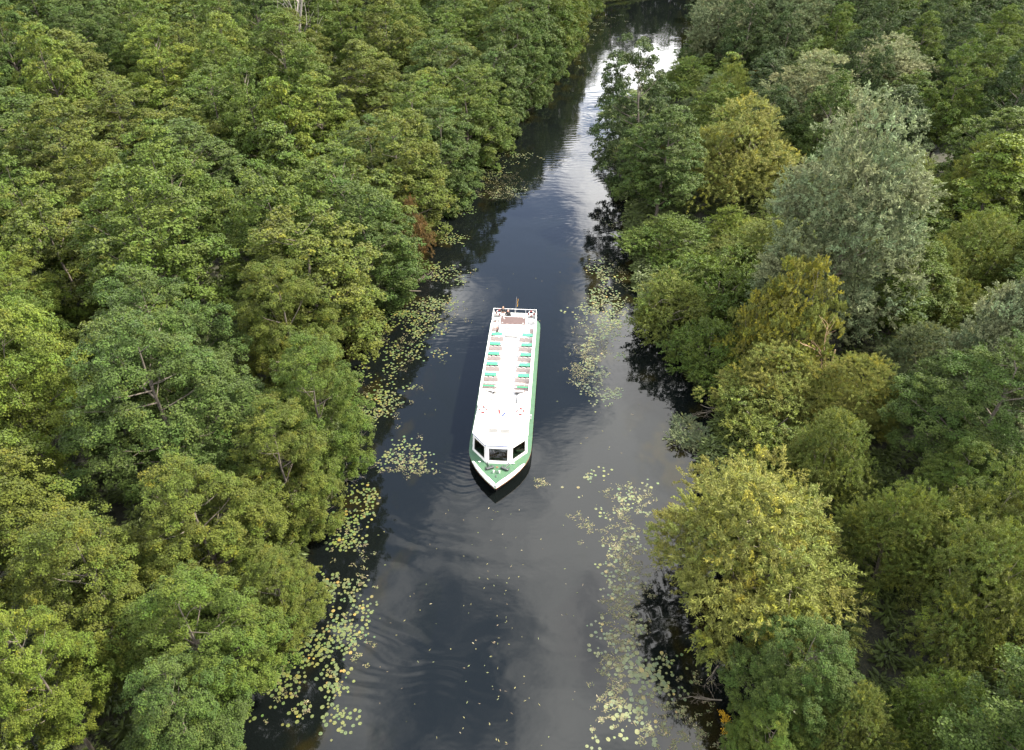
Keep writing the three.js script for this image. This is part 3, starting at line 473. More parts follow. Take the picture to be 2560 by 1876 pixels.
// wheelhouse: three raked windows between white posts
const foot = [[-2.46, 4.46], [-1.08, 2.90], [0.98, 2.90], [2.38, 4.46]], head = [[-2.42, 4.98], [-1.13, 3.56], [0.98, 3.56], [2.34, 4.98]];
{
  const front = new THREE.Group(); front.name = 'wheelhouse_front'; boat.add(front);
  const P = (i, t, h) => { const a = foot[i], b = head[i]; return at3(lerp(a[0], b[0], h), lerp(DECK + 0.02, ROOF, h), lerp(a[1], b[1], h)); };
  const on = (k, s, h) => P(k, 0, h).lerp(P(k + 1, 0, h), s);
  const quad = (a, b, c, d, thick) => { const n = new THREE.Vector3().crossVectors(b.clone().sub(a), d.clone().sub(a)).normalize().multiplyScalar(thick), v = [a, b, c, d, ...[a, b, c, d].map((p) => p.clone().sub(n))], g = new THREE.BufferGeometry(); g.setAttribute('position', new THREE.Float32BufferAttribute(v.flatMap((p) => p.toArray()), 3)); g.setIndex([0, 1, 2, 0, 2, 3, 5, 4, 7, 5, 7, 6, 4, 5, 1, 4, 1, 0, 3, 2, 6, 3, 6, 7, 1, 5, 6, 1, 6, 2, 4, 0, 3, 4, 3, 7]); const q = g.toNonIndexed(); q.computeVertexNormals(); return q; };
  for (let k = 0; k < 3; k++) {
    const s0 = k === 1 ? 0.115 : 0.13, s1 = 1 - s0, h0 = 0.17, h1 = 0.84, r = 0.05;
    part('frame', merge([quad(on(k, 0, 0), on(k, 1, 0), on(k, 1, h0), on(k, 0, h0), 0.06), quad(on(k, 0, h1), on(k, 1, h1), on(k, 1, 1), on(k, 0, 1), 0.06), quad(on(k, 0, h0), on(k, s0, h0), on(k, s0, h1), on(k, 0, h1), 0.06), quad(on(k, s1, h0), on(k, 1, h0), on(k, 1, h1), on(k, s1, h1), 0.06)]), B.white, front);
    part('gasket', merge([quad(on(k, s0, h0), on(k, s1, h0), on(k, s1, h0 + 0.03), on(k, s0, h0 + 0.03), 0.03), quad(on(k, s0, h1 - 0.03), on(k, s1, h1 - 0.03), on(k, s1, h1), on(k, s0, h1), 0.03), quad(on(k, s0, h0 + 0.03), on(k, s0 + 0.025, h0 + 0.03), on(k, s0 + 0.025, h1 - 0.03), on(k, s0, h1 - 0.03), 0.03), quad(on(k, s1 - 0.025, h0 + 0.03), on(k, s1, h0 + 0.03), on(k, s1, h1 - 0.03), on(k, s1 - 0.025, h1 - 0.03), 0.03)]), B.dark, front);
    const pane = quad(on(k, s0 + 0.01, h0 + 0.02), on(k, s1 - 0.01, h0 + 0.02), on(k, s1 - 0.01, h1 - 0.02), on(k, s0 + 0.01, h1 - 0.02), 0.01).translate(0, 0, -0.035);
    part('window_pane', pane, B.glass, front);
  }
  part('wiper', bar(on(1, 0.28, 0.80).add(new THREE.Vector3(0, 0.02, 0.03)), on(1, 0.36, 0.60).add(new THREE.Vector3(0, 0.02, 0.03)), 0.012), B.grey, front);
  // what shows behind the windows
  const inside = new THREE.Group(); inside.name = 'wheelhouse_interior'; boat.add(inside);
  part('floor', blk(-2.3, 2.22, DECK + 0.03, DECK + 0.05, 4.7, 7.6), B.dark, inside);
  part('bulkhead', blk(-2.3, 2.22, DECK + 0.05, ROOF - 0.02, 7.6, 7.66), B.dark, inside);
  part('console', merge([blk(-1.0, 0.9, DECK + 0.05, 1.28, 3.55, 3.95), blk(-0.95, 0.85, 1.28, 1.34, 3.5, 4.0)]), B.wood, inside);
  part('steering_wheel', new THREE.TorusGeometry(0.24, 0.02, 6, 18).rotateX(-0.5).translate(-0.05, 1.55, -4.12), B.dark, inside);
  part('helm_chair', merge([blk(-0.32, 0.22, 1.2, 1.3, 4.55, 5.0, 0.05), new THREE.SphereGeometry(0.3, 12, 8).scale(1, 1, 0.3).translate(-0.05, 1.66, -5.02), bar(at3(-0.05, DECK, 4.8), at3(-0.05, 1.2, 4.8), 0.05)]), B.beige, inside);
  for (const [x, u] of [[-1.6, 5.2], [1.5, 5.2], [1.5, 5.9]]) part('saloon_table', merge([blk(x - 0.45, x + 0.45, 1.32, 1.36, u - 0.28, u + 0.28), bar(at3(x, DECK, u), at3(x, 1.32, u), 0.04)]), B.wood, inside);
}
{ // roof of the wheelhouse with blue trim, hatch, lamp and cowl
  const outline = [[-2.40, 8.6], [-2.44, 5.0], [-1.16, 3.56], [1.00, 3.56], [2.36, 5.0], [2.32, 8.6]], s = new THREE.Shape(); outline.forEach(([x, u], i) => s[i ? 'lineTo' : 'moveTo'](x, u));
  const g = new THREE.ExtrudeGeometry(s, { depth: 0.06, bevelEnabled: true, bevelSize: 0.025, bevelThickness: 0.02, bevelSegments: 2 }); g.rotateX(-Math.PI / 2); g.translate(0, ROOF + 0.01, 0);
  const roof = part('wheelhouse_roof', g, B.white, boat);
  for (let i = 1; i < 4; i++) part('trim_line', bar(at3(outline[i][0], ROOF + 0.045, outline[i][1] - 0.03), at3(outline[i + 1][0], ROOF + 0.045, outline[i + 1][1] - 0.03), 0.04), B.blue, roof);
  for (const [a, b] of [[-1.10, -0.22], [-0.06, 0.82]]) {
    const h = part('roof_hatch', blk(a, b, ROOF + 0.09, ROOF + 0.17, 5.05, 5.62), B.warm, roof);
    void h;
  }
  for (let i = 0; i < 5; i++) for (const [a, b] of [[-1.05, -0.27], [-0.01, 0.77]]) part('roof_hatch_slat', blk(a, b, ROOF + 0.172, ROOF + 0.20, 5.10 + i * 0.1, 5.15 + i * 0.1, 0.006), B.grey, roof);
  part('horn', merge([bar(at3(-0.12, ROOF + 0.17, 4.62), at3(0.10, ROOF + 0.17, 4.62), 0.035), bar(at3(0, ROOF + 0.08, 4.62), at3(0, ROOF + 0.17, 4.62), 0.02)]), B.dark, roof);
  part('searchlight', merge([new THREE.SphereGeometry(0.09, 10, 8).translate(-0.55, ROOF + 0.19, -4.32), bar(at3(-0.55, ROOF + 0.08, 4.32), at3(-0.55, ROOF + 0.16, 4.32), 0.02)]), B.steel, roof);
  for (const [x0, u0, x1, u1] of [[-2.38, 6.35, -1.25, 5.85], [2.30, 6.35, 1.20, 5.85], [-1.25, 5.85, -1.25, 6.95], [1.20, 5.85, 1.20, 6.95], [-2.2, 4.95, -1.14, 3.78], [2.12, 4.95, 0.98, 3.78]]) part('roof_seam', bar(at3(x0, ROOF + 0.088, u0), at3(x1, ROOF + 0.088, u1), 0.016), B.grey, roof);
  part('navigation_lamp', new THREE.SphereGeometry(0.06, 8, 6).translate(2.27, ROOF + 0.14, -6.6), B.blue, roof);
  for (const x of [-2.1, 2.02]) part('handrail', merge([bar(at3(x, ROOF + 0.16, 5.6), at3(x, ROOF + 0.16, 7.2), 0.016), ...[5.6, 6.4, 7.2].map((u) => bar(at3(x, ROOF + 0.06, u), at3(x, ROOF + 0.16, u), 0.014))]), B.steel, roof);
  for (const y of [0, 1]) part('blue_marking', blk(1.62 + y * 0.26, 1.84 + y * 0.22, ROOF + 0.093, ROOF + 0.099, 6.52 - y * 0.02, 6.66, 0.001), B.blue, roof);
}
// open sun deck: floor, bulwarks and the raised white windbreak with the emblem
const FLOOR = 2.20, RAIL = 2.98;
part('sun_deck_floor', blk(-2.34, 2.26, FLOOR - 0.06, FLOOR, 8.62, 24.05), std(rgb(0.34, 0.34, 0.345), 0.6), boat);
for (const s of [-1, 1]) {
  const x = MID + s * 2.34;
  part('deck_bulwark', merge([blk(Math.min(x, x - s * 0.07), Math.max(x, x - s * 0.07), ROOF + 0.03, RAIL, 8.2, 24.1), blk(Math.min(x + s * 0.03, x - s * 0.17), Math.max(x + s * 0.03, x - s * 0.17), RAIL, RAIL + 0.05, 10.2, 21.6)]), B.white, boat);
  part('gangway_rail', merge([bar(at3(x + s * 0.05, 1.75, 6), at3(x + s * 0.05, 1.75, 24), 0.016), ...Array.from({ length: 7 }, (_, i) => bar(at3(x + s * 0.02, 1.75, 6.2 + i * 2.9), at3(x + s * 0.06, 1.75, 6.2 + i * 2.9), 0.012))]), B.steel, boat);
}
{
  const s = new THREE.Shape(); [[7.05, ROOF + 0.09], [8.55, 2.92], [8.62, 2.92], [8.62, ROOF + 0.09]].forEach(([u, y], i) => s[i ? 'lineTo' : 'moveTo'](u, y));
  const g = new THREE.ExtrudeGeometry(s, { depth: 4.5, bevelEnabled: false }); g.rotateY(Math.PI / 2); g.translate(-2.29, 0, 0);
  const shield = part('windbreak', g, B.white, boat);
  const slope = (x, t, lift) => at3(x, lerp(ROOF + 0.09, 2.92, t) + lift, lerp(7.05, 8.55, t));
  const emblem = (pts, m) => { const v = pts.map(([x, t]) => slope((x + 0.1) * 1.35 - 0.1, t * 1.1, 0.015)), P = v.flatMap((p) => p.toArray()), I = []; for (let i = 1; i < pts.length - 1; i++) I.push(0, i, i + 1); const q = new THREE.BufferGeometry(); q.setAttribute('position', new THREE.Float32BufferAttribute(P, 3)); q.setIndex(I); q.computeVertexNormals(); part('bird_emblem', q, m, shield); };
  emblem([[-0.40, 0.60], [-0.22, 0.50], [-0.17, 0.34], [-0.24, 0.22], [-0.34, 0.36]], B.red);
  emblem([[-0.36, 0.10], [-0.02, 0.12], [0.06, 0.22], [-0.05, 0.22]], B.blue);
  emblem([[-0.06, 0.14], [0.02, 0.14], [0.20, 0.40], [0.02, 0.38]], B.blue);
}
for (const s of [-1, 1]) {                                         // white lockers behind the windbreak and slatted side benches
  const sh = new THREE.Shape(), q = (v, u, i) => sh[i ? 'lineTo' : 'moveTo'](MID + s * v, u); [[1.25, 8.66], [2.24, 8.66], [2.24, 10.62], [1.25, 10.02]].forEach(([v, u], i) => q(v, u, i));
  const g = new THREE.ExtrudeGeometry(sh, { depth: 0.62, bevelEnabled: true, bevelSize: 0.02, bevelThickness: 0.02, bevelSegments: 2 }); g.rotateX(-Math.PI / 2); g.translate(0, FLOOR + 0.02, 0);
  part('deck_locker', g, B.white, boat);
  const bench = new THREE.Group(); bench.name = 'side_bench'; boat.add(bench);
  const xa = MID + s * 0.72, xb = MID + s * 1.16;
  part('bench_base', blk(Math.min(xa, xb), Math.max(xa, xb), FLOOR, FLOOR + 0.36, 8.75, 10.1), B.white, bench);
  for (let i = 0; i < 4; i++) part('cushion', blk(Math.min(xa, xb) + 0.02, Math.max(xa, xb) - 0.02, FLOOR + 0.362, FLOOR + 0.42, 8.79 + i * 0.325, 9.09 + i * 0.325, 0.03), B.warm, bench);
}
// rows of three seats with a green table in front of each
const seatGeo = (() => { const s = new THREE.Shape(); s.moveTo(-0.22, 0); s.lineTo(0.22, 0); s.lineTo(0.235, 0.36); s.quadraticCurveTo(0.22, 0.48, 0, 0.50); s.quadraticCurveTo(-0.22, 0.48, -0.235, 0.36); s.closePath(); const back = new THREE.ExtrudeGeometry(s, { depth: 0.05, bevelEnabled: true, bevelSize: 0.012, bevelThickness: 0.012, bevelSegments: 2, curveSegments: 6 }); back.rotateX(-0.22); back.translate(0, 0.40, -0.26); const pan = new RoundedBoxGeometry(0.43, 0.07, 0.44, 2, 0.03); pan.translate(0, 0.40, 0); return merge([back, pan]); })();
const seatLegs = merge([blk(-0.025, 0.025, 0, 0.37, -0.1, 0.1), blk(-0.18, 0.18, 0, 0.02, -0.16, 0.16)]);
const TABLES = [11.28, 12.92, 14.63, 16.33, 18.03, 19.75];
function seatRow(u, xs, s) {
  const row = new THREE.Group(); row.name = 'seat_row'; row.position.set(0, FLOOR + 0.001, -u); boat.add(row);
  for (const x of xs) { const seat = part('seat', seatGeo, B.beige, row); seat.position.x = x; const leg = part('seat_pedestal', seatLegs, B.grey, row); leg.position.x = x; }
}
for (const s of [-1, 1]) {
  const xs = [2.02, 1.53, 1.04].map((v) => MID + s * v);
  seatRow(10.93, xs, s);
  TABLES.forEach((u, i) => {
    const t = new THREE.Group(); t.name = 'deck_table'; boat.add(t);
    const o = MID + s * 2.22, m = MID + s * 1.02, e = MID + s * 0.74;
    part('table_top', blk(Math.min(o, m), Math.max(o, m), 2.86, 2.90, u - 0.24, u + 0.24, 0.012), B.mint, t);
    part('table_end', blk(Math.min(m, e), Math.max(m, e), 2.86, 2.90, u - 0.24, u + 0.24, 0.012), B.white, t);
    part('table_leg', merge([bar(at3(MID + s * 0.95, FLOOR, u), at3(MID + s * 0.95, 2.86, u), 0.03), bar(at3(MID + s * 1.95, FLOOR, u), at3(MID + s * 1.95, 2.86, u), 0.03)]), B.steel, t);
    if (i < 5) seatRow(u + 0.62 + 0.0, xs, s); else seatRow(u + 0.62, [xs[0]], s);
  });
}
{ // raised stern block: three forward seats, brown cover, railing, flagstaff
  const block = part('stern_casing', merge([blk(-1.52, 1.34, FLOOR, 2.62, 20.55, 21.1), blk(-1.52, 1.34, FLOOR, 3.10, 21.1, 22.85)]), B.white, boat);
  part('brown_cover', blk(-1.42, 1.22, 3.10, 3.15, 21.28, 22.72, 0.02), B.brown, block);
  for (const [x, u] of [[-1.2, 21.5], [0.98, 21.5], [-1.15, 22.5], [0.98, 22.5], [-1.05, 22.25]]) part('cover_fitting', blk(x - 0.06, x + 0.06, 3.15, 3.165, u - 0.04, u + 0.04, 0.005), B.white, block);
  const row = new THREE.Group(); row.name = 'seat_row'; row.position.set(0, 2.25, -20.92); boat.add(row);
  for (const x of [-0.68, -0.12, 0.44]) part('seat', seatGeo, B.beige, row).position.set(x, 0.0, 0);
  part('step', blk(-0.75, 0.5, FLOOR, FLOOR + 0.2, 20.15, 20.52), B.warm, boat);
  part('stern_bulwark', merge([blk(-2.40, 2.32, ROOF - 0.02, 2.72, 24.06, 24.14), blk(-2.34, -1.6, FLOOR, 2.6, 22.9, 23.3), blk(1.5, 2.26, FLOOR, 2.6, 22.9, 23.3), blk(-2.40, 2.32, DECK, ROOF, 24.1, 24.16)]), B.white, boat);
  const rail = part('stern_railing', merge([bar(at3(-2.34, 3.22, 24.1), at3(2.26, 3.22, 24.1), 0.028), ...[-2.34, -1.2, -0.04, 1.12, 2.26].map((x) => bar(at3(x, 2.7, 24.1), at3(x, 3.22, 24.1), 0.022)), bar(at3(-2.34, 3.22, 24.1), at3(-2.34, 3.22, 22.2), 0.028), bar(at3(2.26, 3.22, 24.1), at3(2.26, 3.22, 22.2), 0.028), bar(at3(-2.34, 2.9, 22.2), at3(-2.34, 3.22, 22.2), 0.022), bar(at3(2.26, 2.9, 22.2), at3(2.26, 3.22, 22.2), 0.022)]), B.white, boat);
  const staff = part('flagstaff', bar(at3(0.02, 2.7, 24.2), at3(0.09, 4.45, 24.66), 0.014), B.warm, boat);
  const cloth = (x0, x1, m) => { const P = [], I = []; for (let k = 0; k <= 8; k++) { const y = 4.25 - k * 0.11; for (const x of [x0, x1]) P.push(x + 0.02 * Math.sin(k * 1.3) + 0.05 - k * 0.006, y, -(24.62 - k * 0.030 + 0.03 * Math.sin(k * 0.9 + x * 20))); if (k) I.push(2 * k - 2, 2 * k, 2 * k - 1, 2 * k - 1, 2 * k, 2 * k + 1); } const g = new THREE.BufferGeometry(); g.setAttribute('position', new THREE.Float32BufferAttribute(P, 3)); g.setIndex(I); g.computeVertexNormals(); return part('flag', g, m, staff); };
  for (const m of [B.black, B.red, B.gold]) m.side = THREE.DoubleSide;
  cloth(0.09, 0.15, B.black); cloth(0.15, 0.19, B.red); cloth(0.19, 0.21, B.gold);
}
// mooring posts, hawsehole and fairleads on the fore deck
{
  const bol = (x, u) => merge([new THREE.CylinderGeometry(0.055, 0.065, 0.22, 12).translate(x, DECK + 0.125, -u), new THREE.SphereGeometry(0.065, 12, 8).scale(1, 0.6, 1).translate(x, DECK + 0.25, -u)]);
  const gear = new THREE.Group(); gear.name = 'mooring_bitts'; boat.add(gear);
  part('bollard', bol(-0.34, 1.82), B.white, gear); part('bollard', bol(0.15, 1.82), B.white, gear);
  part('crossbar', bar(at3(-0.34, DECK + 0.14, 1.82), at3(0.15, DECK + 0.14, 1.82), 0.03), B.iron, gear);
  part('fairlead', blk(-0.15, -0.06, DECK + 0.015, DECK + 0.08, 1.28, 1.52), B.iron, boat);
  for (const x of [-1.66, 1.28]) part('deck_cleat', merge([bar(at3(x - 0.1, DECK + 0.11, 2.95), at3(x + 0.1, DECK + 0.11, 2.95), 0.03), bar(at3(x, DECK, 2.95), at3(x, DECK + 0.11, 2.95), 0.03)]), B.white, boat);
  part('chain_pipe', new THREE.TorusGeometry(0.07, 0.025, 6, 14).rotateX(Math.PI / 2).translate(-0.10, DECK + 0.04, -2.45), B.rust, boat);
  part('side_gate', merge([blk(2.33, 2.52, DECK + 0.015, DECK + 0.5, 8.9, 9.0)]), B.white, boat);
}
// world position of a point on the boat
const aboard = (x, y, u) => boat.localToWorld(at3(x, y, u)); boat.updateMatrixWorld(true);
// two stock anchors lying on the fore deck
for (const [x, turn, label] of [[-0.74, 0.45, 'black anchor lying on the green foredeck, left of the pair'], [0.62, -0.45, 'black anchor lying on the green foredeck, right of the pair']]) {
  const a = new THREE.Group(); a.name = numbered('anchor'); a.position.copy(aboard(x, DECK + 0.016, 2.36)); a.rotation.y = -HEAD + turn; a.scale.setScalar(1.35); scene.add(a);
  part('shank', merge([bar(new THREE.Vector3(0, 0.10, 0.06), new THREE.Vector3(0, 0.06, -0.42), 0.035)]), B.iron, a);
  part('ring', new THREE.TorusGeometry(0.06, 0.016, 6, 14).rotateX(1.2).translate(0, 0.07, -0.47), B.iron, a);
  part('crown_head', merge([new RoundedBoxGeometry(0.5, 0.14, 0.13, 2, 0.04).translate(0, 0.075, 0.10)]), B.iron, a);
  for (const s of [-1, 1]) { const f = new THREE.ConeGeometry(0.09, 0.34, 4).scale(1, 1, 0.45).rotateX(-Math.PI / 2).rotateY(s * 0.12).translate(s * 0.2, 0.07, -0.06); part('fluke', f, B.iron, a); }
  tag(a, label, 'anchor', 'foredeck anchors');
}
// lifebuoys
const buoyGeo = (() => { const whole = (a, b) => { const g = new THREE.TorusGeometry(0.30, 0.075, 8, 8, b - a); g.rotateZ(a); return g; }; return [0, 1, 2, 3].map((k) => [whole(k * Math.PI / 2 - 0.45, k * Math.PI / 2 + 0.45), whole(k * Math.PI / 2 + 0.45, (k + 1) * Math.PI / 2 - 0.45)]); })();
for (const [x, y, u, rx, label] of [
  [-1.80, 2.74, 7.82, -Math.PI / 2 + 0.34, 'red and white lifebuoy left of the bird emblem on the wheelhouse roof'], [1.56, 2.74, 7.82, -Math.PI / 2 + 0.34, 'red and white lifebuoy right of the bird emblem on the wheelhouse roof'],
  [-1.72, 2.78, 24.0, 0, 'red and white lifebuoy on the stern rail beside the standing person'], [1.72, 2.78, 24.0, 0, 'red and white lifebuoy alone at the far stern corner']]) {
  const b = new THREE.Group(); b.name = numbered('lifebuoy'); b.position.copy(aboard(x, y, u)); b.rotation.set(rx, 0, 0, 'YXZ'); b.rotation.y = -HEAD; scene.add(b);
  buoyGeo.forEach(([r, w]) => { part('red_band', r, B.red, b); part('white_band', w, B.white, b); });
  tag(b, label, 'lifebuoy', 'lifebuoys on the boat');
}
// ---------------------------------------------------------------- people on the stern
function figure(name, pos, turn, bones, colour, label) {           // one continuous skin round tapered bones [x, y, z, r, x, y, z, r]
  const N = 72, S = 1.0, mc = new MarchingCubes(N, B.white, false, false, 60000); mc.isolation = 0;
  const at = (i) => (i / N - 0.5) * 2 * S;
  for (let k = 0; k < N; k++) for (let j = 0; j < N; j++) for (let i = 0; i < N; i++) {
    const x = at(i), y = at(j), z = at(k); let d = 9;
    for (const b of bones) {
      const ux = b[4] - b[0], uy = b[5] - b[1], uz = b[6] - b[2], l2 = ux * ux + uy * uy + uz * uz || 1e-9, t = clamp(((x - b[0]) * ux + (y - b[1]) * uy + (z - b[2]) * uz) / l2), e = Math.hypot(x - b[0] - ux * t, y - b[1] - uy * t, z - b[2] - uz * t) - lerp(b[3], b[7], t);
      const kk = b[8] ?? 0.05, hh = Math.max(kk - Math.abs(d - e), 0) / kk; d = Math.min(d, e) - hh * hh * kk * 0.25;
    }
    mc.field[i + j * N + k * N * N] = -d;
  }
  mc.update();
  const n = mc.count, P = mc.positionArray.slice(0, n * 3), Nn = mc.normalArray.slice(0, n * 3), C = new Float32Array(n * 3);
  for (let i = 0; i < n; i++) { P[i * 3] *= S; P[i * 3 + 1] *= S; P[i * 3 + 2] *= S; C.set(colour(P[i * 3], P[i * 3 + 1], P[i * 3 + 2]), i * 3); }
  const g = new THREE.BufferGeometry(); g.setAttribute('position', new THREE.BufferAttribute(P, 3)); g.setAttribute('normal', new THREE.BufferAttribute(Nn, 3)); g.setAttribute('color', new THREE.BufferAttribute(C, 3));
  const p = new THREE.Group(); p.name = numbered(name); p.position.copy(pos); p.rotation.y = -HEAD + turn; scene.add(p);
  part('body', g, new THREE.MeshStandardMaterial({ vertexColors: true, roughness: 0.75 }), p);
  tag(p, label, 'person');
  return p;
}
const SKIN = [0.30, 0.15, 0.10], DARK = [0.012, 0.012, 0.014], HAIR = [0.12, 0.08, 0.05];
function hand(x, y, z, dx, dz, s) {                                // palm, four fingers and a thumb
  const out = [[x, y, z, 0.035, x + dx * 0.08, y - 0.01, z + dz * 0.08, 0.034, 0.03]];
  for (let f = 0; f < 4; f++) { const o = (f - 1.5) * 0.021, L = [0.065, 0.075, 0.07, 0.055][f], bx = x + dx * 0.085 - dz * o, bz = z + dz * 0.085 + dx * o; out.push([bx, y - 0.005, bz, 0.011, bx + dx * L, y - 0.035, bz + dz * L, 0.009, 0.012]); }
  out.push([x + dx * 0.03 - dz * 0.035 * s, y, z + dz * 0.03 + dx * 0.035 * s, 0.012, x + dx * 0.075 - dz * 0.06 * s, y - 0.01, z + dz * 0.075 + dx * 0.06 * s, 0.010, 0.015]);
  return out;
}
const headBones = (x, y, z) => [[x, y - 0.10, z - 0.01, 0.058, x, y, z, 0.07, 0.05], [x, y + 0.02, z - 0.02, 0.098, x, y - 0.03, z + 0.03, 0.082, 0.05], [x, y - 0.005, z + 0.105, 0.016, x, y - 0.035, z + 0.125, 0.018, 0.03], [x - 0.095, y - 0.01, z, 0.02, x - 0.095, y - 0.035, z, 0.016, 0.02], [x + 0.095, y - 0.01, z, 0.02, x + 0.095, y - 0.035, z, 0.016, 0.02]];
// stands at the stern, forearms held forward over an open magazine
const standing = figure('person', aboard(-1.28, FLOOR + 0.95 + 0.02, 23.35), 0, [
  [-0.10, -0.06, 0, 0.12, 0.10, -0.06, 0, 0.12], [0, 0, 0, 0.15, 0, 0.36, -0.01, 0.165], [-0.16, 0.45, -0.01, 0.075, 0.16, 0.45, -0.01, 0.075], [0, 0.46, -0.01, 0.06, 0, 0.60, 0.0, 0.055], ...headBones(0, 0.70, 0.02),
  [-0.10, -0.06, 0, 0.10, -0.11, -0.48, 0.02, 0.068], [-0.11, -0.48, 0.02, 0.064, -0.11, -0.88, -0.01, 0.045], [-0.11, -0.91, 0, 0.045, -0.12, -0.92, 0.15, 0.036], [0.10, -0.06, 0, 0.10, 0.11, -0.48, 0.02, 0.068], [0.11, -0.48, 0.02, 0.064, 0.11, -0.88, -0.01, 0.045], [0.11, -0.91, 0, 0.045, 0.12, -0.92, 0.15, 0.036],
  [-0.20, 0.44, -0.01, 0.062, -0.27, 0.17, 0.05, 0.048], [-0.27, 0.17, 0.05, 0.046, -0.15, 0.10, 0.28, 0.032], [0.20, 0.44, -0.01, 0.062, 0.27, 0.17, 0.05, 0.048], [0.27, 0.17, 0.05, 0.046, 0.15, 0.10, 0.28, 0.032], ...hand(-0.15, 0.10, 0.29, 0.35, 0.93, -1), ...hand(0.15, 0.10, 0.29, -0.35, 0.93, 1)],
  (x, y, z) => y > 0.76 || (y > 0.62 && z < -0.04) ? HAIR : y > 0.55 || (z > 0.13 && y > 0.0 && y < 0.25) ? SKIN : DARK, 'person in a black shirt standing at the stern behind the brown cover');
{ const m = new THREE.Group(); m.name = 'open_magazine'; m.position.copy(aboard(-1.28, FLOOR + 1.03, 22.93)); m.rotation.y = -HEAD; scene.add(m); for (const s of [-1, 1]) part('page', new RoundedBoxGeometry(0.2, 0.012, 0.28, 1, 0.004).rotateX(0.45).rotateZ(s * 0.22).translate(s * 0.098, 0.03, 0), B.white, m); tag(m, 'open white magazine held by the person standing at the stern', 'magazine'); }
// sits on the stern locker, turned a little to the first
figure('person', aboard(-0.72, FLOOR + 0.52 + 0.02, 23.42), -0.35, [
  [-0.10, 0, 0, 0.12, 0.10, 0, 0, 0.12], [0, 0.05, 0, 0.15, 0, 0.38, 0.02, 0.165], [-0.16, 0.47, 0.02, 0.078, 0.16, 0.47, 0.02, 0.078], [0, 0.48, 0.02, 0.06, 0, 0.62, 0.05, 0.055], ...headBones(0, 0.71, 0.07),
  [-0.10, 0, 0.02, 0.10, -0.13, 0, 0.42, 0.07], [-0.13, 0, 0.42, 0.068, -0.13, -0.43, 0.40, 0.045], [-0.13, -0.47, 0.41, 0.042, -0.13, -0.48, 0.55, 0.036], [0.10, 0, 0.02, 0.10, 0.13, 0, 0.42, 0.07], [0.13, 0, 0.42, 0.068, 0.13, -0.43, 0.40, 0.045], [0.13, -0.47, 0.41, 0.042, 0.13, -0.48, 0.55, 0.036],
  [-0.20, 0.46, 0.02, 0.064, -0.27, 0.18, 0.04, 0.05], [-0.27, 0.18, 0.04, 0.048, -0.15, 0.09, 0.26, 0.034], [0.20, 0.46, 0.02, 0.064, 0.27, 0.18, 0.04, 0.05], [0.27, 0.18, 0.04, 0.048, 0.15, 0.09, 0.26, 0.034], ...hand(-0.15, 0.09, 0.27, 0.2, 0.98, -1), ...hand(0.15, 0.09, 0.27, -0.2, 0.98, 1)],
  (x, y, z) => (y > 0.62 || (z > 0.24 && y > 0.045 && y < 0.2)) ? (y > 0.79 ? [0.26, 0.17, 0.14] : [0.34, 0.14, 0.10]) : DARK, 'person in a black jacket seated beside the one standing at the stern');
// sits on the side bench of the stern in white
figure('person', aboard(-1.95, FLOOR + 0.46, 21.42), 0.5, [
  [-0.10, 0, 0, 0.12, 0.10, 0, 0, 0.12], [0, 0.05, 0, 0.14, 0, 0.36, 0.02, 0.155], [-0.15, 0.45, 0.02, 0.072, 0.15, 0.45, 0.02, 0.072], [0, 0.46, 0.02, 0.055, 0, 0.58, 0.05, 0.05], ...headBones(0, 0.67, 0.07),
  [-0.10, 0, 0.02, 0.10, -0.12, 0, 0.40, 0.065], [-0.12, 0, 0.40, 0.064, -0.12, -0.38, 0.38, 0.045], [-0.12, -0.41, 0.39, 0.04, -0.12, -0.42, 0.53, 0.034], [0.10, 0, 0.02, 0.10, 0.12, 0, 0.40, 0.065], [0.12, 0, 0.40, 0.064, 0.12, -0.38, 0.38, 0.045], [0.12, -0.41, 0.39, 0.04, 0.12, -0.42, 0.53, 0.034],
  [-0.19, 0.44, 0.02, 0.06, -0.25, 0.17, 0.05, 0.046], [-0.25, 0.17, 0.05, 0.044, -0.14, 0.09, 0.27, 0.032], [0.19, 0.44, 0.02, 0.06, 0.25, 0.17, 0.05, 0.046], [0.25, 0.17, 0.05, 0.044, 0.14, 0.09, 0.27, 0.032], ...hand(-0.14, 0.09, 0.28, 0.2, 0.98, -1), ...hand(0.14, 0.09, 0.28, -0.2, 0.98, 1)],
  (x, y, z) => (y > 0.71 || (y > 0.6 && z < 0.02)) ? DARK : (y > 0.56 || (z > 0.2 && y > 0.045 && y < 0.2)) ? SKIN : y > 0.03 ? [0.72, 0.72, 0.71] : [0.30, 0.20, 0.17], 'person in a white shirt seated at the left side near the stern');
part('side_seat', blk(-2.26, -1.6, FLOOR, FLOOR + 0.34, 21.2, 21.75), B.white, boat);
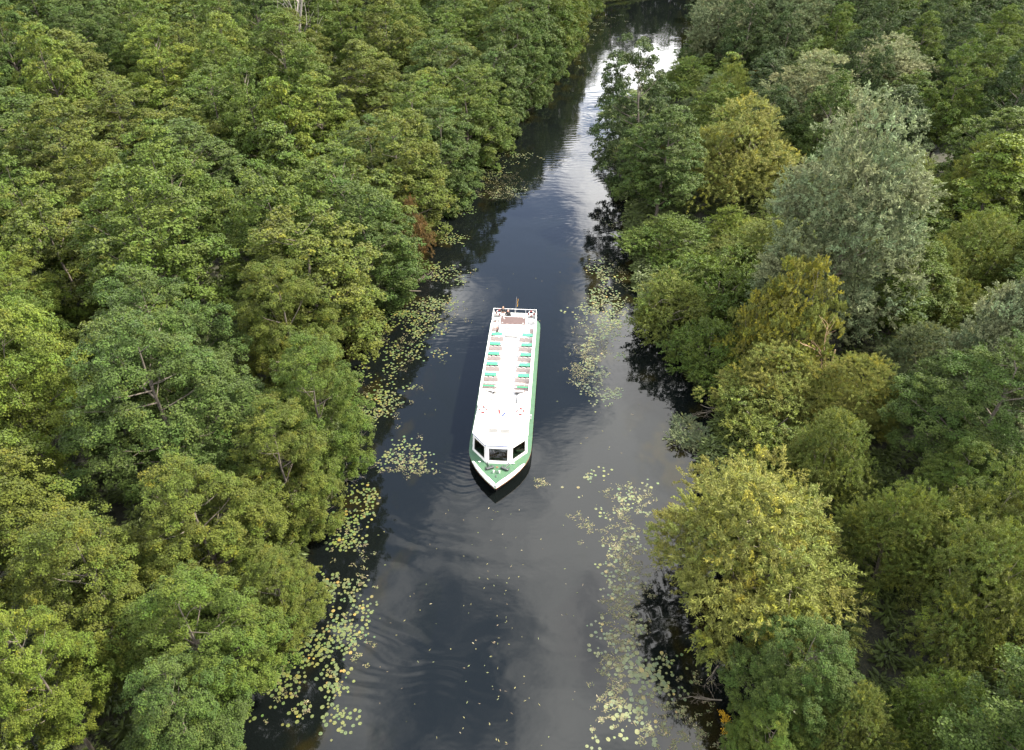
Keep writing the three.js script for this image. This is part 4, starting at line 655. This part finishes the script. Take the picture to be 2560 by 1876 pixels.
// ---------------------------------------------------------------- lily pads, drifting leaves and weed
const padGeo = [0, 1, 2, 3].map((v) => { const R = rng(300 + v), P = [0, 0.0, 0], I = [], n = 13; for (let i = 0; i <= n; i++) { const a = 0.16 + (2 * Math.PI - 0.32) * i / n, r = 1 + (R() - 0.5) * 0.09; P.push(Math.cos(a) * r, 0.03 * (R() - 0.3), Math.sin(a) * r * 0.88); if (i) I.push(0, i + 1, i); } const g = new THREE.BufferGeometry(); g.setAttribute('position', new THREE.Float32BufferAttribute(P, 3)); g.setAttribute('normal', new THREE.Float32BufferAttribute(P.map((_, i) => i % 3 === 1 ? 1 : 0), 3)); g.setIndex(I); return g; });
const PAD = [[0.034, 0.046, 0.008], [0.042, 0.052, 0.008], [0.028, 0.042, 0.010], [0.052, 0.056, 0.008], [0.10, 0.075, 0.010]].map(([r, g, b], i) => { const m = new THREE.MeshPhysicalMaterial({ color: rgb(r, g, b), roughness: 0.5, side: THREE.DoubleSide, clearcoat: 0.25, clearcoatRoughness: 0.4 }); m.name = 'pad_' + i; return m; });
const pads = [], R4 = rng(909);
const inRiver = (x, z) => inland(x, z) < -0.1 && !(Math.abs((x - BOW.x) * Math.cos(HEAD) + (z - BOW.z) * Math.sin(HEAD)) < 3.1 && (() => { const u = (x - BOW.x) * Math.sin(HEAD) - (z - BOW.z) * Math.cos(HEAD); return u > -0.6 && u < 26.6; })());
// beds of pads: [photo x, photo y, spread x, spread y, how many]
const BEDS = [[990, 525, 38, 13, 70], [985, 603, 42, 20, 95], [965, 668, 48, 14, 80], [895, 690, 62, 22, 190], [935, 725, 40, 14, 40], [890, 770, 70, 26, 70], [860, 830, 60, 30, 60], [820, 893, 40, 28, 120], [890, 985, 34, 18, 60], [915, 1012, 40, 12, 24], [860, 1010, 40, 16, 40], [800, 1100, 30, 26, 70], [765, 1150, 40, 26, 90], [775, 1190, 46, 18, 60], [745, 1290, 52, 26, 100], [800, 1330, 30, 18, 26], [765, 1385, 42, 40, 110], [700, 1440, 46, 40, 110], [625, 1495, 46, 36, 110], [745, 1520, 26, 36, 46], [742, 1575, 26, 26, 40], [640, 1560, 70, 40, 30],
  [1060, 382, 46, 14, 90], [1085, 330, 56, 14, 60], [1010, 465, 40, 10, 40], [1130, 345, 60, 20, 50], [1180, 213, 40, 6, 30], [1240, 140, 46, 14, 60], [1270, 95, 46, 14, 70], [1310, 50, 60, 22, 110], [1090, 425, 60, 14, 50],
  [1345, 590, 40, 30, 70], [1330, 660, 50, 30, 110], [1350, 715, 40, 22, 110], [1310, 690, 50, 26, 60], [1315, 830, 40, 40, 70], [1330, 868, 26, 16, 40], [1320, 760, 60, 40, 60], [1380, 1095, 54, 26, 60], [1290, 1060, 60, 30, 24], [1370, 1200, 44, 40, 50], [1380, 1300, 44, 50, 60], [1360, 1400, 44, 50, 60], [1420, 1490, 60, 42, 90], [1400, 1560, 60, 40, 40], [1360, 1620, 50, 40, 26], [1410, 470, 60, 26, 60], [1440, 440, 50, 20, 50], [1480, 1500, 50, 60, 40]];
const gauss = (R) => (R() + R() + R() - 1.5) * 1.15;
for (const [bx, by, sx, sy, n] of BEDS) for (let i = 0, tuft = null; i < n * (by < 950 ? 1.7 : 1); i++) {
  if (i % 7 === 0) tuft = spot(bx + gauss(R4) * sx, by + gauss(R4) * sy);
  const s = { x: tuft.x + gauss(R4) * 0.75, z: tuft.z + gauss(R4) * 0.75, depth: tuft.depth }; let r = 0.07 + 0.08 * R4();
  if (Math.abs(bx - 1415) < 30 && by > 1450) r *= 1.25;
  for (let tries = 0; tries < 2; tries++) { if (pads.some((p) => Math.hypot(p.x - s.x, p.z - s.z) < (p.r + r) * 0.72)) { s.x += gauss(R4) * 0.5; s.z += gauss(R4) * 0.5; } else break; }
  if (inRiver(s.x, s.z)) pads.push({ x: s.x, z: s.z, r, m: R4() < 0.03 ? 4 : Math.floor(R4() * 4), v: Math.floor(R4() * 4), a: R4() * 6.283, y: 0.008 + 0.016 * R4(), left: s.x < -1, d: s.depth });
}
pads.sort((a, b) => b.r / b.d - a.r / a.d);
pads.slice(0, 300).forEach((p) => {
  const m = part(numbered('lily_pad'), padGeo[p.v], PAD[p.m], scene); m.position.set(p.x, p.y, p.z); m.rotation.y = p.a; m.scale.set(p.r, p.r, p.r);
  const tone = p.m === 4 ? 'yellowed' : 'green', where = p.z > -33 ? 'well ahead of the boat' : p.z > -42 ? 'just ahead of the bow' : p.z > -66 ? 'alongside the boat' : 'beyond the stern', g = `${tone} lily pad floating by the ${p.left ? 'left' : 'right'} bank, ${where}`;
  tag(m, g, 'lily pad', g + ' (bed)');
});
function scatter(name, geometry, material, list, label) {
  const im = new THREE.InstancedMesh(geometry, material, list.length), M = new THREE.Matrix4(), Q = new THREE.Quaternion(), E = new THREE.Euler(), c = new THREE.Color();
  list.forEach((p, i) => { Q.setFromEuler(E.set(p.tx ?? 0, p.a, p.tz ?? 0, 'YXZ')); M.compose(new THREE.Vector3(p.x, p.y, p.z), Q, new THREE.Vector3(p.r, p.ry ?? p.r, p.rz ?? p.r)); im.setMatrixAt(i, M); im.setColorAt(i, c.setRGB(...p.c)); });
  im.name = name; im.castShadow = im.receiveShadow = true; tag(im, label, null, null, 'stuff'); scene.add(im); return im;
}
const plain = (rough, more = {}) => new THREE.MeshPhysicalMaterial({ color: 0xffffff, roughness: rough, side: THREE.DoubleSide, ...more });
scatter('lily_pad_carpet', padGeo[0], plain(0.5, { clearcoat: 0.25, clearcoatRoughness: 0.4 }), pads.slice(300).map((p) => ({ ...p, c: [PAD[p.m].color.r, PAD[p.m].color.g, PAD[p.m].color.b].map((v) => v * (0.8 + 0.4 * R4())) })), 'remaining lily pads carpeting the water along both banks');
{ // drifting leaves and torn weed at the surface
  const flake = new THREE.BufferGeometry(); flake.setAttribute('position', new THREE.Float32BufferAttribute([-1, 0, 0, -0.2, 0.25, 0.45, 1, 0.05, 0.1, -0.1, -0.05, -0.5], 3)); flake.setAttribute('normal', new THREE.Float32BufferAttribute([0, 1, 0, 0, 1, 0, 0, 1, 0, 0, 1, 0], 3)); flake.setIndex([0, 1, 2, 0, 2, 3]);
  const R = rng(515), list = [], put = (px, py, dim) => { const s = spot(px, py); if (!inRiver(s.x, s.z)) return; const k = R(), c = k < 0.40 ? [0.16, 0.145, 0.040] : k < 0.78 ? [0.11, 0.13, 0.032] : k < 0.96 ? [0.12, 0.085, 0.04] : [0.36, 0.31, 0.18], f = dim * (0.7 + 0.6 * R()); list.push({ x: s.x, z: s.z, y: 0.006 + 0.012 * R(), a: R() * 6.283, r: (0.045 + 0.075 * R()), rz: 0.03 + 0.06 * R(), ry: 0.03, c: c.map((v) => v * f * 0.34) }); };
  // [x, y, spread x, spread y, count]: weed mats, then single leaves
  for (const [x, y, sx, sy, n] of [[1370, 1180, 40, 60, 900], [1385, 1270, 44, 60, 1300], [1375, 1360, 44, 60, 1200], [1365, 1450, 46, 60, 1100], [1350, 1540, 40, 50, 700], [1310, 760, 44, 40, 1000], [1295, 820, 30, 40, 800], [1320, 700, 44, 40, 700], [1270, 820, 20, 30, 300], [1350, 610, 36, 40, 500], [1300, 1160, 50, 30, 260], [1190, 1063, 14, 8, 160], [1390, 1095, 50, 30, 500], [1090, 400, 60, 26, 1000], [1110, 430, 50, 16, 600], [1060, 345, 50, 20, 400], [1270, 110, 50, 40, 700], [1310, 50, 60, 30, 700], [1430, 465, 60, 34, 1400], [880, 740, 90, 50, 700], [900, 1030, 50, 26, 600], [860, 880, 80, 60, 400], [960, 690, 50, 30, 300], [780, 1230, 50, 80, 400], [800, 1420, 40, 60, 160], [1480, 1560, 90, 90, 900], [1530, 1620, 90, 50, 900], [640, 1530, 70, 60, 240], [1340, 490, 30, 30, 200]]) for (let i = 0, c = [0, 0]; i < n * 0.75; i++) { if (i % 12 === 0) c = [x + gauss(R) * sx, y + gauss(R) * sy]; put(c[0] + gauss(R) * 7, c[1] + gauss(R) * 5, 1); }
  for (let i = 0; i < 170; i++) { const y = 560 + 1090 * Math.pow(R(), 0.9); put(lerp(830, 1420, R()), y, 1.1); }
  for (let i = 0; i < 60; i++) put(1090 + gauss(R) * 70, 1120 + 520 * R(), 1.25);
  scatter('drifting_leaves', flake, plain(0.7), list, 'yellow and brown leaves and torn weed drifting on the water');
}
{ // undergrowth under the trees and along the banks
  const L = new Leaves(90), R = rng(88); for (let i = 0; i < 90; i++) { const a = R() * 6.283, r = Math.sqrt(R()) * 0.7, u = R(), n = [R() - 0.5, 0.8, R() - 0.5], l = Math.hypot(...n), b = 0.7 + 0.6 * R(); L.add(Math.cos(a) * r, 0.1 + u * 0.9 * (1 - r * 0.5), Math.sin(a) * r, Math.cos(a), 0.3, Math.sin(a), n[0] / l, n[1] / l, n[2] / l, 0.14 + 0.1 * R(), 0.06 + 0.03 * R(), b, b, b); }
  const R2 = rng(99), list = [];
  for (let i = 0; i < 17000; i++) { const z = -8 - 272 * R2(), side = R2() < 0.5 ? -1 : 1, d = 0.1 + 110 * Math.pow(R2(), 2), x = side < 0 ? shoreLeft(z) - d : shoreRight(z) + d, k = 0.6 + 0.9 * R2(), g = 0.8 + 0.5 * R2(); list.push({ x, z, y: Math.max(groundY(x, z), -0.05), a: R2() * 6.283, r: k, ry: k * (0.6 + 0.7 * R2()), c: [0.042 * g, 0.060 * g, 0.010 * g] }); }
  const m = leafMat('leaf_undergrowth', 1, 1, 1, 0.2); scatter('undergrowth', L.geometry(), m, list, 'low leafy undergrowth on the forest floor and along both banks');
}
// dead wood: fallen branches over the water, the snag and the bare tree
function deadBranch(name, x, y, z, dir, length, seed, label, mat = deadWood, spread = 0.8) {
  const R = rng(seed), root = new THREE.Group(); root.name = numbered(name); root.position.set(x, y, z); scene.add(root);
  const grow = (p, d, l, r, depth, out) => { const pts = [p.clone()]; let q = p.clone(), v = d.clone(); for (let k = 0; k < 4; k++) { v.add(new THREE.Vector3((R() - 0.5) * 0.35, (R() - 0.45) * 0.3, (R() - 0.5) * 0.35)).normalize(); q = q.clone().addScaledVector(v, l / 4); pts.push(q); } out.push(limb(pts, r, r * 0.4, 5)); if (depth > 0) for (let k = 1; k < 5; k++) for (let m = 0; m < 2; m++) if (R() < 0.85) grow(pts[k], v.clone().add(new THREE.Vector3((R() - 0.5) * 2, R() - 0.4, (R() - 0.5) * 2).multiplyScalar(spread)).normalize(), l * (0.35 + 0.25 * R()), r * 0.42, depth - 1, out); };
  const main = [], twigs = []; grow(new THREE.Vector3(), dir.clone().normalize(), length, length * 0.022, 0, main); grow(new THREE.Vector3(), dir.clone().normalize(), length * 0.98, length * 0.014, 2, twigs);
  part('trunk', mergeGeometries(main), mat, root); part('twigs', mergeGeometries(twigs), mat, root); tag(root, label, 'branch'); return root;
}
const V3 = (x, y, z) => new THREE.Vector3(x, y, z);
{ let s = spot(705, 1045, 0.4); deadBranch('fallen_branch', s.x, 0.35, s.z, V3(1, 0.12, 0.05), 2.9, 5, 'bare fallen branch reaching over the water left of the bow');
  s = spot(700, 1070, 0.4); deadBranch('fallen_branch', s.x, 0.25, s.z, V3(1, 0.25, -0.35), 2.5, 6, 'second bare fallen branch just nearer than the first left of the bow');
  s = spot(845, 640, 0.3); deadBranch('fallen_branch', s.x, 0.3, s.z, V3(1, 0.15, -0.1), 4.5, 7, 'brown dead branch at the left waterline beyond the boat stern', paleBark);
  s = spot(1590, 1540, 0.3); deadBranch('fallen_branch', s.x, 0.2, s.z, V3(-1, 0.12, 0.12), 1.9, 8, 'bare forked branch in the dark water above the orange leaves', paleBark);
  s = spot(1580, 1470, 0.3); deadBranch('fallen_branch', s.x, 0.5, s.z, V3(-0.6, 0.1, 0.9), 2.0, 9, 'thin pale branch hanging below the huge golden willow', paleBark);
  s = spot(1600, 900, 0.5); deadBranch('fallen_branch', s.x, 0.4, s.z, V3(-1, 0.25, 0.3), 3.2, 10, 'tangle of brown branches in the inlet on the right bank', paleBark);
  s = spot(1835, 790, 5.5); deadBranch('broken_snag', s.x, groundY(s.x, s.z), s.z, V3(-0.05, 1, 0.05), 6.5, 11, 'broken pale snag sticking out between the yellow willows', std(rgb(0.34, 0.22, 0.14), 0.9), 0.4).userData.category = 'snag';
  s = spot(645, 50, 15); deadBranch('bare_tree', s.x, groundY(s.x, s.z), s.z, V3(0.02, 1, 0), 19, 12, 'bare dead tree among the far left crowns', deadWood, 1.0).userData.category = 'tree';
}
{ // orange leaves hanging by the water at the bottom right
  const s = spot(1602, 1590, 0.5), t = new THREE.Group(); t.name = 'orange_sapling'; t.position.set(s.x, -0.3, s.z); scene.add(t); const R = rng(404), L = new Leaves(260), tw = [];
  for (let k = 0; k < 6; k++) { const a = R() * 6.283, e = V3(Math.cos(a) * 0.28 * R(), 0.5 + 0.4 * R(), -0.7 + 0.28 * k); tw.push(limb([V3(0, 0, -0.1), V3(0, 0.45, e.z * 0.6), e], 0.02, 0.006, 4)); for (let i = 0; i < 42; i++) { const n = [R() - 0.5, 0.7, R() - 0.5], l = Math.hypot(...n), b = 0.8 + 0.4 * R(); L.add(e.x + gauss(R) * 0.2, e.y + gauss(R) * 0.12, e.z + gauss(R) * 0.22, R() - 0.5, -0.2, R() - 0.5, n[0] / l, n[1] / l, n[2] / l, 0.06, 0.035, b, b, b); } }
  part('stem', mergeGeometries(tw), bark, t); part('crown', L.geometry(), LEAF.orange, t); tag(t, 'small orange-leaved sapling in the dark water at the bottom right', 'sapling');
}
renderer.render(scene, camera);
